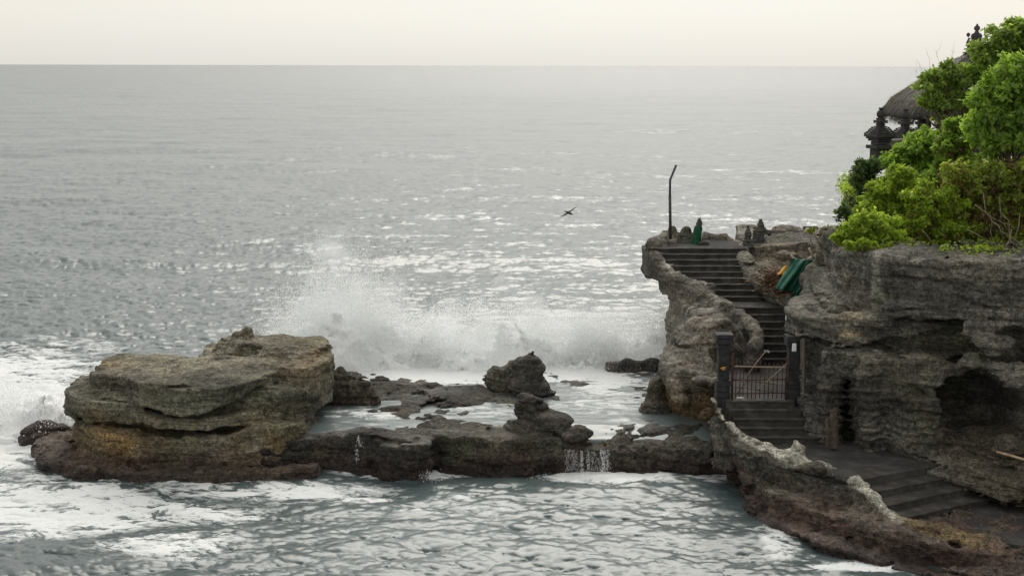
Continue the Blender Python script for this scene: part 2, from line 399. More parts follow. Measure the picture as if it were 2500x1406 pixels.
def water_material():
    s = NT_('sea_water')
    geo = s.new('ShaderNodeNewGeometry'); pos = geo.outputs['Position']
    # small waves: the normal is tilted by noise at several sizes, crests running across the view
    acc = None
    for sc, sx, amp, det in ((6.0, 0.45, 0.26, 2), (2.1, 0.33, 0.30, 2), (0.5, 1.9, 0.22, 2), (0.8, 0.28, 0.10, 2), (0.10, 0.2, 0.03, 1)):
        mp = s.new('ShaderNodeMapping'); mp.inputs['Scale'].default_value = (sx, 1, 1); mp.inputs['Rotation'].default_value = (0, 0, R(-7)); s.link(pos, mp.inputs[0])
        n = s.noise(mp.outputs[0], sc, det, 0.55, 0.6)
        sub = s.new('ShaderNodeVectorMath'); sub.operation = 'SUBTRACT'; s.link(n.outputs['Color'], sub.inputs[0]); sub.inputs[1].default_value = (0.5, 0.5, 0.5)
        mul = s.new('ShaderNodeVectorMath'); mul.operation = 'MULTIPLY'; s.link(sub.outputs[0], mul.inputs[0]); mul.inputs[1].default_value = (amp*0.8, amp*1.5, 0)
        if acc is None: acc = mul.outputs[0]
        else:
            ad = s.new('ShaderNodeVectorMath'); ad.operation = 'ADD'; s.link(acc, ad.inputs[0]); s.link(mul.outputs[0], ad.inputs[1]); acc = ad.outputs[0]
    calm = s.new('ShaderNodeAttribute'); calm.attribute_name = 'chop'
    sc_ = s.new('ShaderNodeVectorMath'); sc_.operation = 'SCALE'; s.link(acc, sc_.inputs[0]); s.link(calm.outputs['Fac'], sc_.inputs['Scale'])
    ad = s.new('ShaderNodeVectorMath'); ad.operation = 'ADD'; s.link(sc_.outputs[0], ad.inputs[0]); s.link(geo.outputs['Normal'], ad.inputs[1])
    nm = s.new('ShaderNodeVectorMath'); nm.operation = 'NORMALIZE'; s.link(ad.outputs[0], nm.inputs[0])
    s.link(nm.outputs[0], s.b.inputs['Normal'])
    turb = s.new('ShaderNodeAttribute'); turb.attribute_name = 'milk'        # air-churned water is paler
    wc = s.mix(turb.outputs['Fac'], (0.064, 0.09, 0.093), (0.18, 0.22, 0.22))
    s.link(wc, s.b.inputs['Base Color'])
    s.b.inputs['Roughness'].default_value = 0.27; s.b.inputs['IOR'].default_value = 1.42
    # foam
    fa = s.new('ShaderNodeAttribute'); fa.attribute_name = 'foam'
    mp = s.new('ShaderNodeMapping'); mp.inputs['Scale'].default_value = (0.5, 1, 1); mp.inputs['Rotation'].default_value = (0, 0, R(-8)); s.link(pos, mp.inputs[0])
    n1 = s.noise(mp.outputs[0], 0.9, 7, 0.66, 1.6); n2 = s.noise(mp.outputs[0], 4.2, 5, 0.68, 1.4)
    lace = s.math('SUBTRACT', 1.0, s.math('MULTIPLY', s.math('ABSOLUTE', s.math('SUBTRACT', n1.outputs[0], 0.5)), 5.0))
    lace2 = s.math('SUBTRACT', 1.0, s.math('MULTIPLY', s.math('ABSOLUTE', s.math('SUBTRACT', n2.outputs[0], 0.5)), 4.0))
    k = s.math('ADD', s.math('MULTIPLY', lace, 0.42), s.math('MULTIPLY', lace2, 0.26))
    k = s.math('ADD', k, s.math('MULTIPLY', s.math('SUBTRACT', n2.outputs[0], 0.5), 0.9))
    k = s.math('ADD', k, s.math('MULTIPLY', s.math('SUBTRACT', n1.outputs[0], 0.5), 1.7))
    k = s.math('ADD', k, s.math('MULTIPLY', s.math('SUBTRACT', fa.outputs['Fac'], 0.70), 1.25))
    fm = s.mapr(k, 0.05, 0.42, 0, 0.95)
    fm = s.math('MULTIPLY', fm, s.mapr(fa.outputs['Fac'], 0.02, 0.15, 0, 1))
    df = s.new('ShaderNodeBsdfDiffuse'); df.inputs[0].default_value = (0.80, 0.82, 0.82, 1)
    bp = s.new('ShaderNodeBump'); s.link(s.noise(pos, 9.0, 5, 0.7).outputs[0], bp.inputs['Height']); bp.inputs['Strength'].default_value = 0.35; bp.inputs['Distance'].default_value = 0.06
    s.link(bp.outputs[0], df.inputs['Normal'])
    mx = s.new('ShaderNodeMixShader'); s.link(fm, mx.inputs[0]); s.link(s.b.outputs[0], mx.inputs[1]); s.link(df.outputs[0], mx.inputs[2]); s.link(mx.outputs[0], s.out.inputs[0])
    return s.m

M = {}
M['rock'] = rock_material('layered_sea_rock')
M['rock_fine'] = rock_material('reef_rock', 1.0, 0.5, 0.4, 1.25)
M['water'] = water_material()
M['step'] = plain('dark_step_concrete', (0.060, 0.055, 0.050), 0.9, 0.35, 2.5, 0.35, (0.105, 0.098, 0.09), spec=0.15)
M['path'] = plain('dark_sand_path', (0.062, 0.060, 0.058), 0.95, 0.3, 1.6, 0.3, (0.10, 0.097, 0.092), spec=0.08)
M['black_brick'] = plain('black_volcanic_brick', (0.024, 0.024, 0.026), 0.8, 0.4, 7, 0.5, (0.05, 0.05, 0.052))
M['rust'] = plain('rusty_iron', (0.062, 0.03, 0.02), 0.85, 0.5, 14, 0.3, (0.12, 0.055, 0.03))
M['bamboo'] = plain('bamboo', (0.42, 0.33, 0.19), 0.5, 0.3, 9, 0.1, (0.55, 0.46, 0.3))
M['oldwood'] = plain('weathered_wood', (0.12, 0.105, 0.085), 0.9, 0.4, 5, 0.5, (0.22, 0.2, 0.17), stretch=(6, 6, 0.6))
M['driftwood'] = plain('dry_twig', (0.25, 0.20, 0.14), 0.9, 0.4, 9, 0.3, (0.42, 0.36, 0.28))
M['bark'] = plain('bark', (0.085, 0.062, 0.045), 0.9, 0.4, 9, 0.5, (0.16, 0.13, 0.10))
M['white'] = plain('faded_white_plastic', (0.72, 0.73, 0.72), 0.5, 0.1, 6, 0.05)
M['yellow'] = plain('yellow_cloth', (0.62, 0.33, 0.03), 0.85, 0.35, 7, 0.3, (0.75, 0.47, 0.07))
M['green_cloth'] = plain('green_cloth', (0.006, 0.085, 0.055), 0.75, 0.35, 5, 0.4, (0.012, 0.14, 0.085))
M['green_wrap'] = plain('dark_green_wrap', (0.008, 0.075, 0.032), 0.85, 0.35, 9, 0.4, (0.015, 0.12, 0.055))
M['statue'] = plain('carved_tuff', (0.075, 0.072, 0.066), 0.9, 0.4, 8, 0.7, (0.16, 0.155, 0.14))
M['pale_stone'] = plain('pale_wall_stone', (0.22, 0.21, 0.19), 0.9, 0.25, 5, 0.5)
M['steel'] = plain('dark_galvanised_pipe', (0.055, 0.055, 0.055), 0.55, 0.3, 10, 0.1, (0.12, 0.12, 0.12), metal=0.3)
M['straw'] = leaf_material('thatch_straw', (0.05, 0.045, 0.038), (0.12, 0.11, 0.095), (0.24, 0.22, 0.19))
M['thatch'] = plain('grey_thatch', (0.075, 0.068, 0.060), 0.95, 0.35, 22, 0.9, (0.15, 0.138, 0.12), stretch=(1, 1, 0.25))
M['temple_brick'] = plain('dark_temple_stone', (0.050, 0.047, 0.048), 0.85, 0.35, 5, 0.6, (0.10, 0.095, 0.092))
M['red_wood'] = plain('red_brown_post', (0.24, 0.075, 0.03), 0.6, 0.3, 6, 0.1)
M['bird'] = plain('dark_feathers', (0.03, 0.033, 0.036), 0.7, 0.2, 20, 0.1)
M['soil'] = plain('dark_soil', (0.060, 0.048, 0.035), 0.95, 0.4, 3, 0.8, (0.11, 0.092, 0.065), bdist=0.06)
M['spray'] = spray_material('white_spray'); M['foam'] = spray_material('white_foam', 0.08, 0.96)
M['lf_lime'] = leaf_material('lime_leaves', (0.11, 0.155, 0.022), (0.28, 0.37, 0.045), (0.44, 0.49, 0.10))
M['lf_green'] = leaf_material('green_leaves', (0.085, 0.125, 0.035), (0.22, 0.30, 0.065), (0.37, 0.44, 0.13))
M['lf_bright'] = leaf_material('bright_green_leaves', (0.10, 0.155, 0.035), (0.25, 0.36, 0.065), (0.42, 0.52, 0.14))
M['lf_dull'] = leaf_material('dull_green_leaves', (0.035, 0.06, 0.024), (0.09, 0.14, 0.05), (0.17, 0.21, 0.09))
M['lf_olive'] = leaf_material('olive_leaves', (0.085, 0.11, 0.025), (0.22, 0.27, 0.045), (0.38, 0.38, 0.09))
M['lf_brown'] = leaf_material('dry_leaves', (0.10, 0.06, 0.03), (0.22, 0.14, 0.07), (0.34, 0.25, 0.15))
# ------------------------------------------------------------------ rock colours (real stains and crusts)
def lerp(c, col, m):
    return c*(1-m[:, None])+np.array(col, np.float32)[None]*m[:, None]
def rock_tint(dark=(0.075, 0.067, 0.055), light=(0.185, 0.168, 0.135), seed=0, ochre=0.25, wet_z=0.35, wet_soft=0.5, extra=None):
    def fn(x, y, z):
        n = fbm(x, y, z*1.5, 0.45, 4, seed)*0.5+0.5
        c = lerp(np.tile(np.array(dark, np.float32), (len(x), 1)), light, sstep(0.2, 0.85, n))
        bed = vnoise(x*0.25, y*0.25, (z+0.3*vnoise(x*.4, y*.4, z*.4))*3.2, seed+3)
        c = c*(1+0.25*bed)[:, None]
        c = lerp(c, (0.19, 0.125, 0.05), ochre*sstep(0.1, 0.8, fbm(x, y, z, 0.5, 3, seed+5)))
        c = lerp(c, (0.085, 0.098, 0.055), 0.45*sstep(0.25, 0.9, fbm(x, y, z, 0.7, 3, seed+6)))
        w = 1-sstep(wet_z-wet_soft*0.3, wet_z+wet_soft, z+0.25*fbm(x, y, z, 1.1, 2, seed+2))
        c = lerp(c, (0.062, 0.038, 0.031), w*0.75)
        w2 = 1-sstep(0.05, 0.5, z+0.1*fbm(x, y, z, 2.0, 2, seed))
        c = lerp(c, (0.028, 0.024, 0.022), w2*0.7)
        wet = np.maximum(w*0.45, w2*0.8)
        if extra: c, wet = extra(x, y, z, c, wet)
        return np.concatenate([np.clip(c, 0.01, 0.8), np.clip(wet, 0, 1)[:, None]], 1)
    return fn
def rock(name, fld, disp, tint, mat='rock', band=0.6, parent=None):
    if disp: fld.displace(disp, band)
    V, Q = fld.nets()
    t = tint(V[:, 0], V[:, 1], V[:, 2])
    return obj(name, mesh_np(name, V, Q, M[mat], True, {'tint': t}), parent)
def PG(pts, z=2.0):
    """plan polygon from (photo x, distance) pairs or ('w', x, y)"""
    return [(p[1], p[2]) if p[0] == 'w' else (X(p[0], p[1], z), p[1]) for p in pts]
def P3(px, d, z): return (X(px, d, z), d, z)
def blob(px, py, cx, cy, rx, ry):
    return np.exp(-(((px-cx)/rx)**2+((py-cy)/ry)**2))
DARKN = (0.06, 0.054, 0.046)

# ------------------------------------------------------------------ sea stack
f = Field((-14.9, 38.0, -0.7), (-5.2, 47.0, 3.8), 0.05)
f.slab(PG([(78, 41.8), (95, 40.3), (200, 39.5), (330, 38.95), (500, 38.95), (640, 39.3), (770, 39.6), (800, 41), (780, 45), (300, 46), (110, 43)], 0), -2, lambda x, y, p: 0.34+0.05*vnoise(x*.8, y*.8, 0*x), 0.1)
f.slab(PG([(184, 42.6), (190, 41.1), (240, 40.2), (340, 39.8), (460, 40.0), (560, 39.9), (680, 40.05), (742, 40.7), (750, 42.5), (740, 45), (300, 46)], 1), -2, lambda x, y, p: 1.12+0.3*sstep(X(520, 40), X(640, 40), x)+0.25*(1-sstep(X(230, 40), X(320, 40), x)), 0.15)
f.slab(PG([(157, 42.6), (160, 41.4), (200, 40.6), (260, 40.4), (350, 40.5), (400, 44), (300, 45), (200, 44)]), 1.4, lambda x, y, p: 2.12+0.1*sstep(0, 0.8, -p), 0.1)
f.slab(PG([(240, 41.5), (330, 41.05), (450, 41.15), (560, 41.05), (680, 40.95), (750, 41.4), (768, 42.5), (760, 45), (300, 45.5)]), 0.8, 2.3, 0.12)
f.slab(PG([(315, 40.4), (380, 39.85), (470, 39.7), (560, 39.95), (640, 40.6), (600, 42), (330, 42)]), 1.44, 1.74, 0.06)
f.slab(PG([(222, 41.9), (232, 41.3), (304, 41.0), (355, 40.05), (440, 39.25), (546, 39.65), (632, 41.1), (690, 42.1), (690, 45.3), (480, 44.6), (280, 44.3), (228, 43)], 2.7),
       lambda x, y, p: 1.98+0.42*sstep(X(500, 40), X(650, 41), x)+0.35*sstep(0.0, 1.2, -p), lambda x, y, p: 2.70+0.07*sstep(0, 1.5, -p)-0.06*vnoise(x*.6, y*.6, 0*x), 0.08)
f.slab(PG([(600, 42.4), (690, 42.0), (742, 41.7), (776, 42.4), (806, 43.3), (813, 44), (792, 45.0), (690, 45.6), (500, 45.3), (500, 43)], 2.4), lambda x, y, p: 1.42+0.3*sstep(0, .8, -p)*0, lambda x, y, p: 2.80+0.05*sstep(0, 1, -p), 0.35)
f.slab(PG([(560, 44.4), (640, 43.6), (740, 43.7), (785, 44.2), (780, 45.2), (690, 45.6), (560, 45.5)], 3), 2.2, lambda x, y, p: 2.98+0.05*sstep(0, 1, -p), 0.9)
f.cap(P3(605, 44.6, 2.9), P3(606, 44.6, 3.48), 0.34, 0.14, 0.08); f.cap(P3(584, 44.5, 2.85), P3(582, 44.5, 3.22), 0.22, 0.14, 0.06); f.cap(P3(625, 44.6, 2.9), P3(628, 44.6, 3.08), 0.22, 0.12, 0.06)
f.ell(P3(610, 43.6, 2.95), (0.5, 0.35, 0.2), 0.15, True)
def stack_extra(x, y, z, c, wet):
    px, py = proj(x, y, z); n = fbm(x, y, z, 1.3, 3, 4)
    o = np.clip(0.75*blob(px, py, 320, 1075, 90, 45)+0.75*blob(px, py, 640, 1060, 90, 70)+0.4*blob(px, py, 230, 1060, 60, 60), 0, 1)*(z < 2.0)
    c = lerp(c, (0.17, 0.112, 0.045), np.clip(o*(0.75+0.6*n), 0, 0.85))
    o2 = np.clip(0.8*blob(px, py, 270, 888, 60, 16)+0.8*blob(px, py, 740, 880, 60, 50), 0, 1)
    c = lerp(c, (0.20, 0.145, 0.075), np.clip(o2*(0.5+0.5*n), 0, 0.6))
    g = np.clip(0.8*blob(px, py, 430, 980, 170, 40)+0.6*blob(px, py, 660, 990, 90, 50), 0, 1)
    c = lerp(c, (0.092, 0.098, 0.066), g*0.7)
    return c, wet
st = rock('sea_stack', f, rock_disp(0.10, 3.2, 0.045, 0.07, (0.0, 0.03), 0.22, 1, .7, .05, .1), rock_tint((0.066, 0.061, 0.048), (0.165, 0.15, 0.112), 1, 0.08, 0.45, 0.5, stack_extra))
tag(st, 'broad flat-topped sea rock with ochre base and small pinnacle standing in surf', 'sea rock', kind='thing')

# ------------------------------------------------------------------ reef shelf
f = Field((-8.5, 38.6, -0.7), (7.4, 51.6, 1.75), 0.06)
def reef_top(x, y, p):
    q = 0.90+0.12*fbm(x, y, 0*x, 0.55, 3, 2)+0.10*(1-sstep(40.7, 41.5, y))
    px, py = proj(x, y, 1.15+0*x)
    for a, b, rx, ry, h in ((1010, 965, 170, 32, .14), (1100, 940, 130, 16, .10), (1070, 1027, 70, 9, .15), (1150, 1045, 260, 9, .12), (850, 1050, 120, 6, .10), (1560, 1060, 190, 28, .07), (1650, 1040, 120, 30, .16), (930, 937, 40, 9, .12), (1500, 985, 130, 30, -.2), (900, 1015, 150, 20, -.12), (1290, 1000, 160, 26, -.12)):
        q = q+h*blob(px, py, a, b, rx, ry)
    q = q-0.32*sstep(X(1360, 40), X(1440, 40), x)*(1-sstep(40.6, 42.4, y))
    return np.minimum(q, 1.5)
FR = [(640, 40.1), (745, 40.2), (800, 40.4), (905, 40.35), (935, 40.0), (1000, 39.9), (1045, 40.1), (1060, 40.6), (1150, 40.4), (1240, 40.2), (1330, 40.3), (1390, 40.5), (1480, 40.5), (1560, 40.35), (1640, 40.2), (1700, 40.05), (1780, 40.2), (1850, 40.6)]
f.slab(PG(FR+[(1850, 51), (1300, 49.5), (1000, 49.2), (700, 49.5), (600, 46)], 1.2), -2, reef_top, 0.1, 0.08)
f.slab(PG([(a, b-0.12) for a, b in FR]+[(1850, 42), (640, 42)], 0.6), -2, lambda x, y, p: 0.60+0.12*vnoise(x*.7, y, 0*x), 0.08)
f.slab(PG([(a, b-0.22-0.15*math.sin(a*.021)) for a, b in FR]+[(1850, 42), (640, 42)], 0.2), -2, lambda x, y, p: 0.2+0.12*vnoise(x*.9, y, 0*x), 0.08)
f.slab(PG([(925, 39.7), (960, 39.5), (1020, 39.5), (1050, 39.8), (1045, 40.5), (930, 40.5)], .8), -2, 1.0, 0.15)
reef = rock('reef', f, rock_disp(0.08, 3.2, 0.10, 0.10, (0.02, 0), 0.25, 2, 1.1, 0.09, .10), rock_tint((0.038, 0.034, 0.029), (0.092, 0.083, 0.068), 2, 0.12, 0.3, 0.4,
            lambda x, y, z, c, wet: (c, np.maximum(wet, 0.75*sstep(0.7, 1.0, z)*(0.5+0.5*vnoise(x, y, z, 1))))), 'rock_fine')
tag(reef, kind='structure')

# ------------------------------------------------------------------ loose rocks on the reef
def boulder(name, label, parts, tint, h=0.045, seed=3, disp=None, pad=0.35, grp='rocks on the reef'):
    P = np.array([p[0] for p in parts]); r = np.array([p[1] for p in parts])
    f = Field((P-r).min(0)-pad, (P+r).max(0)+pad, h)
    for c, rad in parts: f.ell(c, rad, 0.12)
    o = rock(name, f, disp or rock_disp(0.16, 3.6, 0.10, 0.06, (0.03, 0), 0.2, seed, 1.1), tint, 'rock_fine')
    return tag(o, label, 'rock', grp, 'thing')
TB = rock_tint((0.042, 0.038, 0.033), (0.105, 0.096, 0.08), 5, 0.15, 0.6, 0.5)
boulder('boulder', 'tall dark blocky rock standing at the back of the reef beside lower hump', [(P3(1292, 46.2, 1.2), (.72, .6, .5)), (P3(1298, 46.2, 1.75), (.42, .42, .55)), (P3(1282, 46.3, 1.5), (.5, .45, .6))], TB, 0.045, 3)
boulder('boulder', 'low humped rock just left of the tall blocky rock at the reef back', [(P3(1232, 47.0, 1.2), (.75, .55, .65)), (P3(1255, 46.9, 1.3), (.5, .5, .6))], TB, 0.045, 4)
boulder('boulder', 'long pointed rock sloping down to the right on the front reef edge', [(P3(1300, 41.5, 1.35), (.6, .5, .65)), (P3(1290, 41.4, 1.7), (.38, .36, .42)), (P3(1352, 41.1, 1.2), (.7, .45, .42)), (P3(1410, 40.8, 1.0), (.65, .4, .28)), (P3(1250, 41.5, 1.1), (.4, .4, .3))], TB, 0.045, 5)
boulder('boulder', 'rounded brown rock behind the right end of the sea stack', [(P3(850, 45.2, 1.2), (.95, .7, .62)), (P3(810, 45.2, 1.3), (.8, .7, .72)), (P3(895, 45.0, 1.0), (.5, .5, .35))], rock_tint((0.055, 0.047, 0.037), (0.13, 0.11, 0.085), 6, 0.2, 0.7, 0.5), 0.05, 6)
boulder('boulder', 'dark rock at the foot of the stair tower by the water', [(P3(1606, 44.2, 1.2), (.45, .6, 1.0)), (P3(1600, 44.0, .9), (.6, .6, .6)), (P3(1622, 44.6, 1.6), (.45, .5, .75))], TB, 0.05, 7)
boulder('boulder', 'small flat rock breaking the shallow water behind the reef', [(P3(930, 47.8, 1.1), (.38, .2, .14))], TB, 0.04, 8, rock_disp(0.05, 4, 0.04, 0.03, seed=8), 0.2)
boulder('boulder', 'black rock half buried under breaking surf near the stair tower', [(P3(1530, 49.8, 0.8), (.75, .5, .8)), (P3(1590, 50.0, .8), (.7, .5, .72))], TB, 0.06, 9)
boulder('boulder', 'black rock awash in white surf left of the sea stack', [(P3(125, 43.6, 0.05), (.85, .6, .62)), (P3(90, 43.4, 0.0), (.6, .5, .5))], TB, 0.06, 10)

# ------------------------------------------------------------------ stair tower (rock mass carrying the stairs)
f = Field((4.2, 40.6, -0.4), (9.6, 54.3, 6.5), 0.06)
f.slab([(4.85, 45.2), (4.95, 43.9), (5.4, 43.2), (6.1, 42.5), (6.6, 42.4), (6.7, 46), (5.4, 47.5)], -2, lambda x, y, p: 2.5+0.5*sstep(0, .5, -p), 0.6)
f.slab([(5.85, 48), (5.6, 46.4), (5.5, 45.0), (5.9, 43.8), (6.5, 43.6), (7.0, 44.3), (7.8, 44.7), (8.1, 45.8), (7.5, 48.5), (5.5, 49)], -1, lambda x, y, p: 3.3+0.5*sstep(0, .5, -p)-.5*sstep(7, 7.6, x), 0.6)
f.slab([(5.95, 51.8), (5.9, 49.8), (5.85, 48.2), (6.0, 47.2), (6.5, 46.3), (7.3, 45.6), (7.75, 44.9), (8.0, 44.5), (8.05, 46), (8.6, 48), (8.6, 52.5)], 1.5, lambda x, y, p: np.clip(np.interp(y, [44.3, 45.6, 47.2, 48.4, 49.6], [2.75, 3.35, 3.85, 4.05, 4.5]), 2.5, 4.6)-.12, 0.5)
f.slab([(5.6, 52.2), (5.5, 50.4), (5.65, 49.2), (6.1, 48.6), (7.0, 47.8), (8.4, 49), (8.4, 53), (6.4, 53.2)], 3.7, 4.5, .3)
f.slab([(4.95, 52.6), (4.95, 50.6), (5.3, 49.6), (5.9, 48.9), (6.7, 48.0), (7.5, 48.2), (8.5, 50.4), (8.5, 53.4), (6.6, 53.8), (5.4, 53.5)], lambda x, y, p: 4.3+0*x, lambda x, y, p: np.clip(5.22+0.55*(y-50.6), 3.9, 5.22), 0.25)
PAR = [P3(1606, 52.3, 5.35), P3(1597, 51.3, 5.4), P3(1606, 50.2, 4.92), P3(1628, 49.5, 4.62), P3(1660, 48.9, 4.37), P3(1705, 48.2, 4.12), P3(1755, 47.1, 3.86), P3(1800, 46.4, 3.68), P3(1835, 45.6, 3.42), P3(1850, 44.9, 3.18), P3(1846, 44.3, 2.95), P3(1838, 44.0, 2.55)]
f.path(PAR, [.26, .28, .27, .27, .27, .27, .26, .25, .24, .24, .27, .3], 0.12)
f.path([P3(1606, 52.3, 5.4), P3(1625, 53.1, 5.45), P3(1670, 53.5, 5.45), P3(1720, 53.5, 5.42), P3(1768, 53.2, 5.38), P3(1806, 52.6, 5.25)], [.28, .26, .24, .22, .22, .2], 0.12)
f.cap(P3(1641, 52.4, 5.3), P3(1641, 52.4, 5.85), .34, .17, .08); f.cap(P3(1672, 52.6, 5.4), P3(1676, 52.6, 5.85), .3, .16, .08); f.cap(P3(1640, 51.5, 5.3), P3(1640, 51.5, 5.5), .22, .16, .08)
f.cap((5.0, 43.5, 2.3), (5.35, 42.4, 1.6), .3, .25, .3); f.ell((6.0, 42.2, 2.35), (.35, .3, .16), .1); f.ell((6.1, 41.9, 1.3), (.3, .3, .25), .15)
def tower_extra(x, y, z, c, wet):
    n = fbm(x, y, z, 1.0, 3, 3)
    c = lerp(c, (0.15, 0.10, 0.045), np.clip((1-sstep(1.4, 2.6, z+0.35*n))*0.75, 0, 1)*(y < 46))
    px, py = proj(x, y, z)
    pale = np.clip(blob(px, py, 1635, 645, 16, 14)+blob(px, py, 1652, 662, 14, 8)+0.6*blob(px, py, 1690, 690, 14, 6), 0, 1)*sstep(-0.2, 0.3, n)
    c = lerp(c, (0.46, 0.43, 0.37), pale)
    streak = sstep(0.45, 0.75, vnoise(x*4.0, y*4.0, z*0.5, 6))*sstep(0.0, 0.5, vnoise(x*1.2, y*1.2, z*.7, 2))
    c = lerp(c, (0.32, 0.30, 0.26), 0.55*streak*(z > 2.2))
    return c, wet
f.displace(rock_disp(0.07, 2.4, 0.05, 0.06, (0, 0.05), 0.3, 3, 0.9, .06, .07), .6)
STAIR_WAY = [(5.55, 50.75), (5.95, 49.75), (6.65, 48.8), (7.3, 47.75), (7.9, 46.85), (8.22, 45.7), (8.25, 44.7), (8.0, 43.6), (9.3, 43.6), (9.25, 47.0), (8.65, 48.1), (8.2, 49.2), (8.05, 50.75)]
def stair_floor(x, y): return np.interp(y, [44.6, 44.9, 46.85, 48.0, 50.65, 51], [2.2, 2.38, 3.72, 3.78, 5.28, 5.3])
f.carve(STAIR_WAY, stair_floor)
tw = rock('stair_tower_rock', f, None, rock_tint((0.066, 0.06, 0.051), (0.155, 0.142, 0.118), 3, 0.12, 0.75, 0.5, tower_extra))
tag(tw, 'overhanging rock tower with sculpted parapet carrying the upper stairs', 'rock', kind='thing')

# ------------------------------------------------------------------ terrace right of the upper stairs
f = Field((7.9, 43.2, 1.8), (14.2, 57, 6.3), 0.075)
f.slab(PG([(1812, 51.6), (1822, 50.0), (1852, 48.7), (1905, 47.5), (1928, 46.3), (1938, 44.2), (2000, 43.4), (2120, 44), (2140, 54), (1820, 54)], 4.5), -1, lambda x, y, p: np.clip(4.0+(y-46)*0.18, 3.7, 5.0), 0.2)
f.path([P3(1812, 51.7, 5.3), P3(1815, 50.4, 4.95), P3(1832, 49.3, 4.62), P3(1866, 48.5, 4.38), P3(1902, 47.7, 4.2), P3(1930, 46.8, 4.05)], [.26, .26, .25, .25, .24, .22], 0.12)
f.slab(PG([(1800, 54), (1812, 52.4), (1870, 51.4), (1950, 51.2), (2030, 50.7), (2070, 49), (2160, 50), (2160, 57), (1800, 57)], 5), 1.5, lambda x, y, p: 5.48+0.12*vnoise(x*.8, y*.8, 0*x), 0.12)
f.slab(PG([(1803, 53), (1810, 51.7), (1850, 51.3), (1872, 51.8), (1870, 53)], 5), 3, 5.35, 0.1)
f.slab(PG([(1880, 51.4), (1900, 50.9), (1960, 50.7), (2010, 50.2), (2040, 51.5), (1900, 52.5)], 5), 2, 5.15, 0.06); f.slab(PG([(1870, 51.2), (1950, 50.6), (2020, 49.9), (2050, 51), (1900, 52)], 5), 2, 4.75, 0.06)
f.cap(P3(1995, 50.6, 4.6), P3(1995, 50.4, 4.9), .35, .2, .1)
f.displace(rock_disp(0.13, 3.6, 0.12, 0.05, (0.02, 0.02), 0.2, 4, 0.8), .6); f.carve(STAIR_WAY, stair_floor)
terr = rock('rock_terrace', f, None, rock_tint((0.085, 0.077, 0.066), (0.20, 0.184, 0.152), 4, 0.15, -2, 0.5))
tag(terr, kind='structure')

# ------------------------------------------------------------------ cliff with caves and pillars
f = Field((7.7, 33.4, 0.1), (15.6, 46, 7.4), 0.06)
BK = [('w', 19, 34), ('w', 19, 48)]
f.slab(PG([(2032, 44), (2034, 41.8), (2065, 40.4), (2150, 38.9), (2260, 38.1), (2350, 37.6), (2450, 37.0), (2580, 36.4)]+BK+[('w', 10, 48)], 6), 5.4, lambda x, y, p: 6.72+0.15*sstep(0, 1, -p)+0.1*vnoise(x*.7, y*.7, 0*x), 0.15)
f.slab(PG([(1962, 44), (1962, 42.6), (1990, 41.2), (2060, 39.9), (2150, 38.6), (2260, 37.8), (2350, 37.4), (2450, 36.95), (2580, 36.3)]+BK+[('w', 10, 48)], 5.3), lambda x, y, p: 4.8+0.35*sstep(9.5, 11.5, x), lambda x, y, p: 4.8+.8*sstep(9.15, 10.0, x), 0.1)
f.slab(PG([(1926, 41.6), (1924, 40.6), (1955, 39.7), (2030, 39.1), (2090, 38.8), (2150, 39.0), (2250, 38.5), (2450, 37.7), (2580, 37)]+BK+[('w', 10, 46)], 4.6), lambda x, y, p: 4.2+0.6*sstep(9.6, 12.5, x), lambda x, y, p: 4.85+0.15*sstep(8.2, 9.5, x), 0.2)
f.slab(PG([(1985, 44), (2000, 40.9), (2080, 39.8), (2200, 39.0), (2300, 38.7), (2450, 38.1), (2580, 37.5)]+BK+[('w', 9.6, 46)], 4), 0, 5.2, 0.2)
f.slab(PG([(2003, 41), (2006, 39.2), (2045, 38.75), (2095, 38.35), (2150, 37.85), (2165, 37.9), (2220, 37.15), (2290, 36.95), (2330, 37.5), (2400, 37.2), (2470, 36.5), (2580, 35.9)]+BK+[('w', 9.8, 46)], 2.5), -1, 4.05, 0.2)
f.slab(PG([(1958, 45), (1962, 41.3), (2012, 40.4), (2060, 41), (2060, 46)], 3), -1, 4.4, 0.15)
f.slab(PG([(1936, 40.6), (1945, 39.7), (1975, 39.0), (2012, 38.7), (2035, 39.5), (2030, 42), (1940, 42)], 2), -1, lambda x, y, p: 1.5+0.9*sstep(38.6, 39.8, y)+0.25*sstep(0, .4, -p), 0.15)
f.cap(P3(2078, 39.1, 4.35), P3(2110, 38.7, 4.2), .22, .2, .08)
# knobs and hollows of the upper face
for px, d, z, r in ((1990, 40.9, 4.75, .3), (2010, 40.5, 4.45, .25), (2075, 39.4, 4.55, .3), (2150, 38.7, 4.9, .3), (2390, 36.9, 5.1, .32), (2430, 36.6, 4.7, .3), (2200, 38.1, 5.3, .2), (2480, 36.3, 3.9, .45), (2380, 37.1, 3.95, .3)):
    f.ell(P3(px, d, z), (r*1.3, r, r*.7), .12)
for px, d, z, r in ((2040, 39.9, 4.95, .17), (2075, 39.3, 5.05, .14), (1975, 41.0, 5.0, .16), (2125, 38.5, 4.15, .25), (2330, 37.6, 4.5, .3), (2440, 36.9, 4.55, .35), (2240, 37.1, 3.2, .12)):
    f.ell(P3(px, d, z), (r*1.4, r*1.6, r*.8), .06, True)

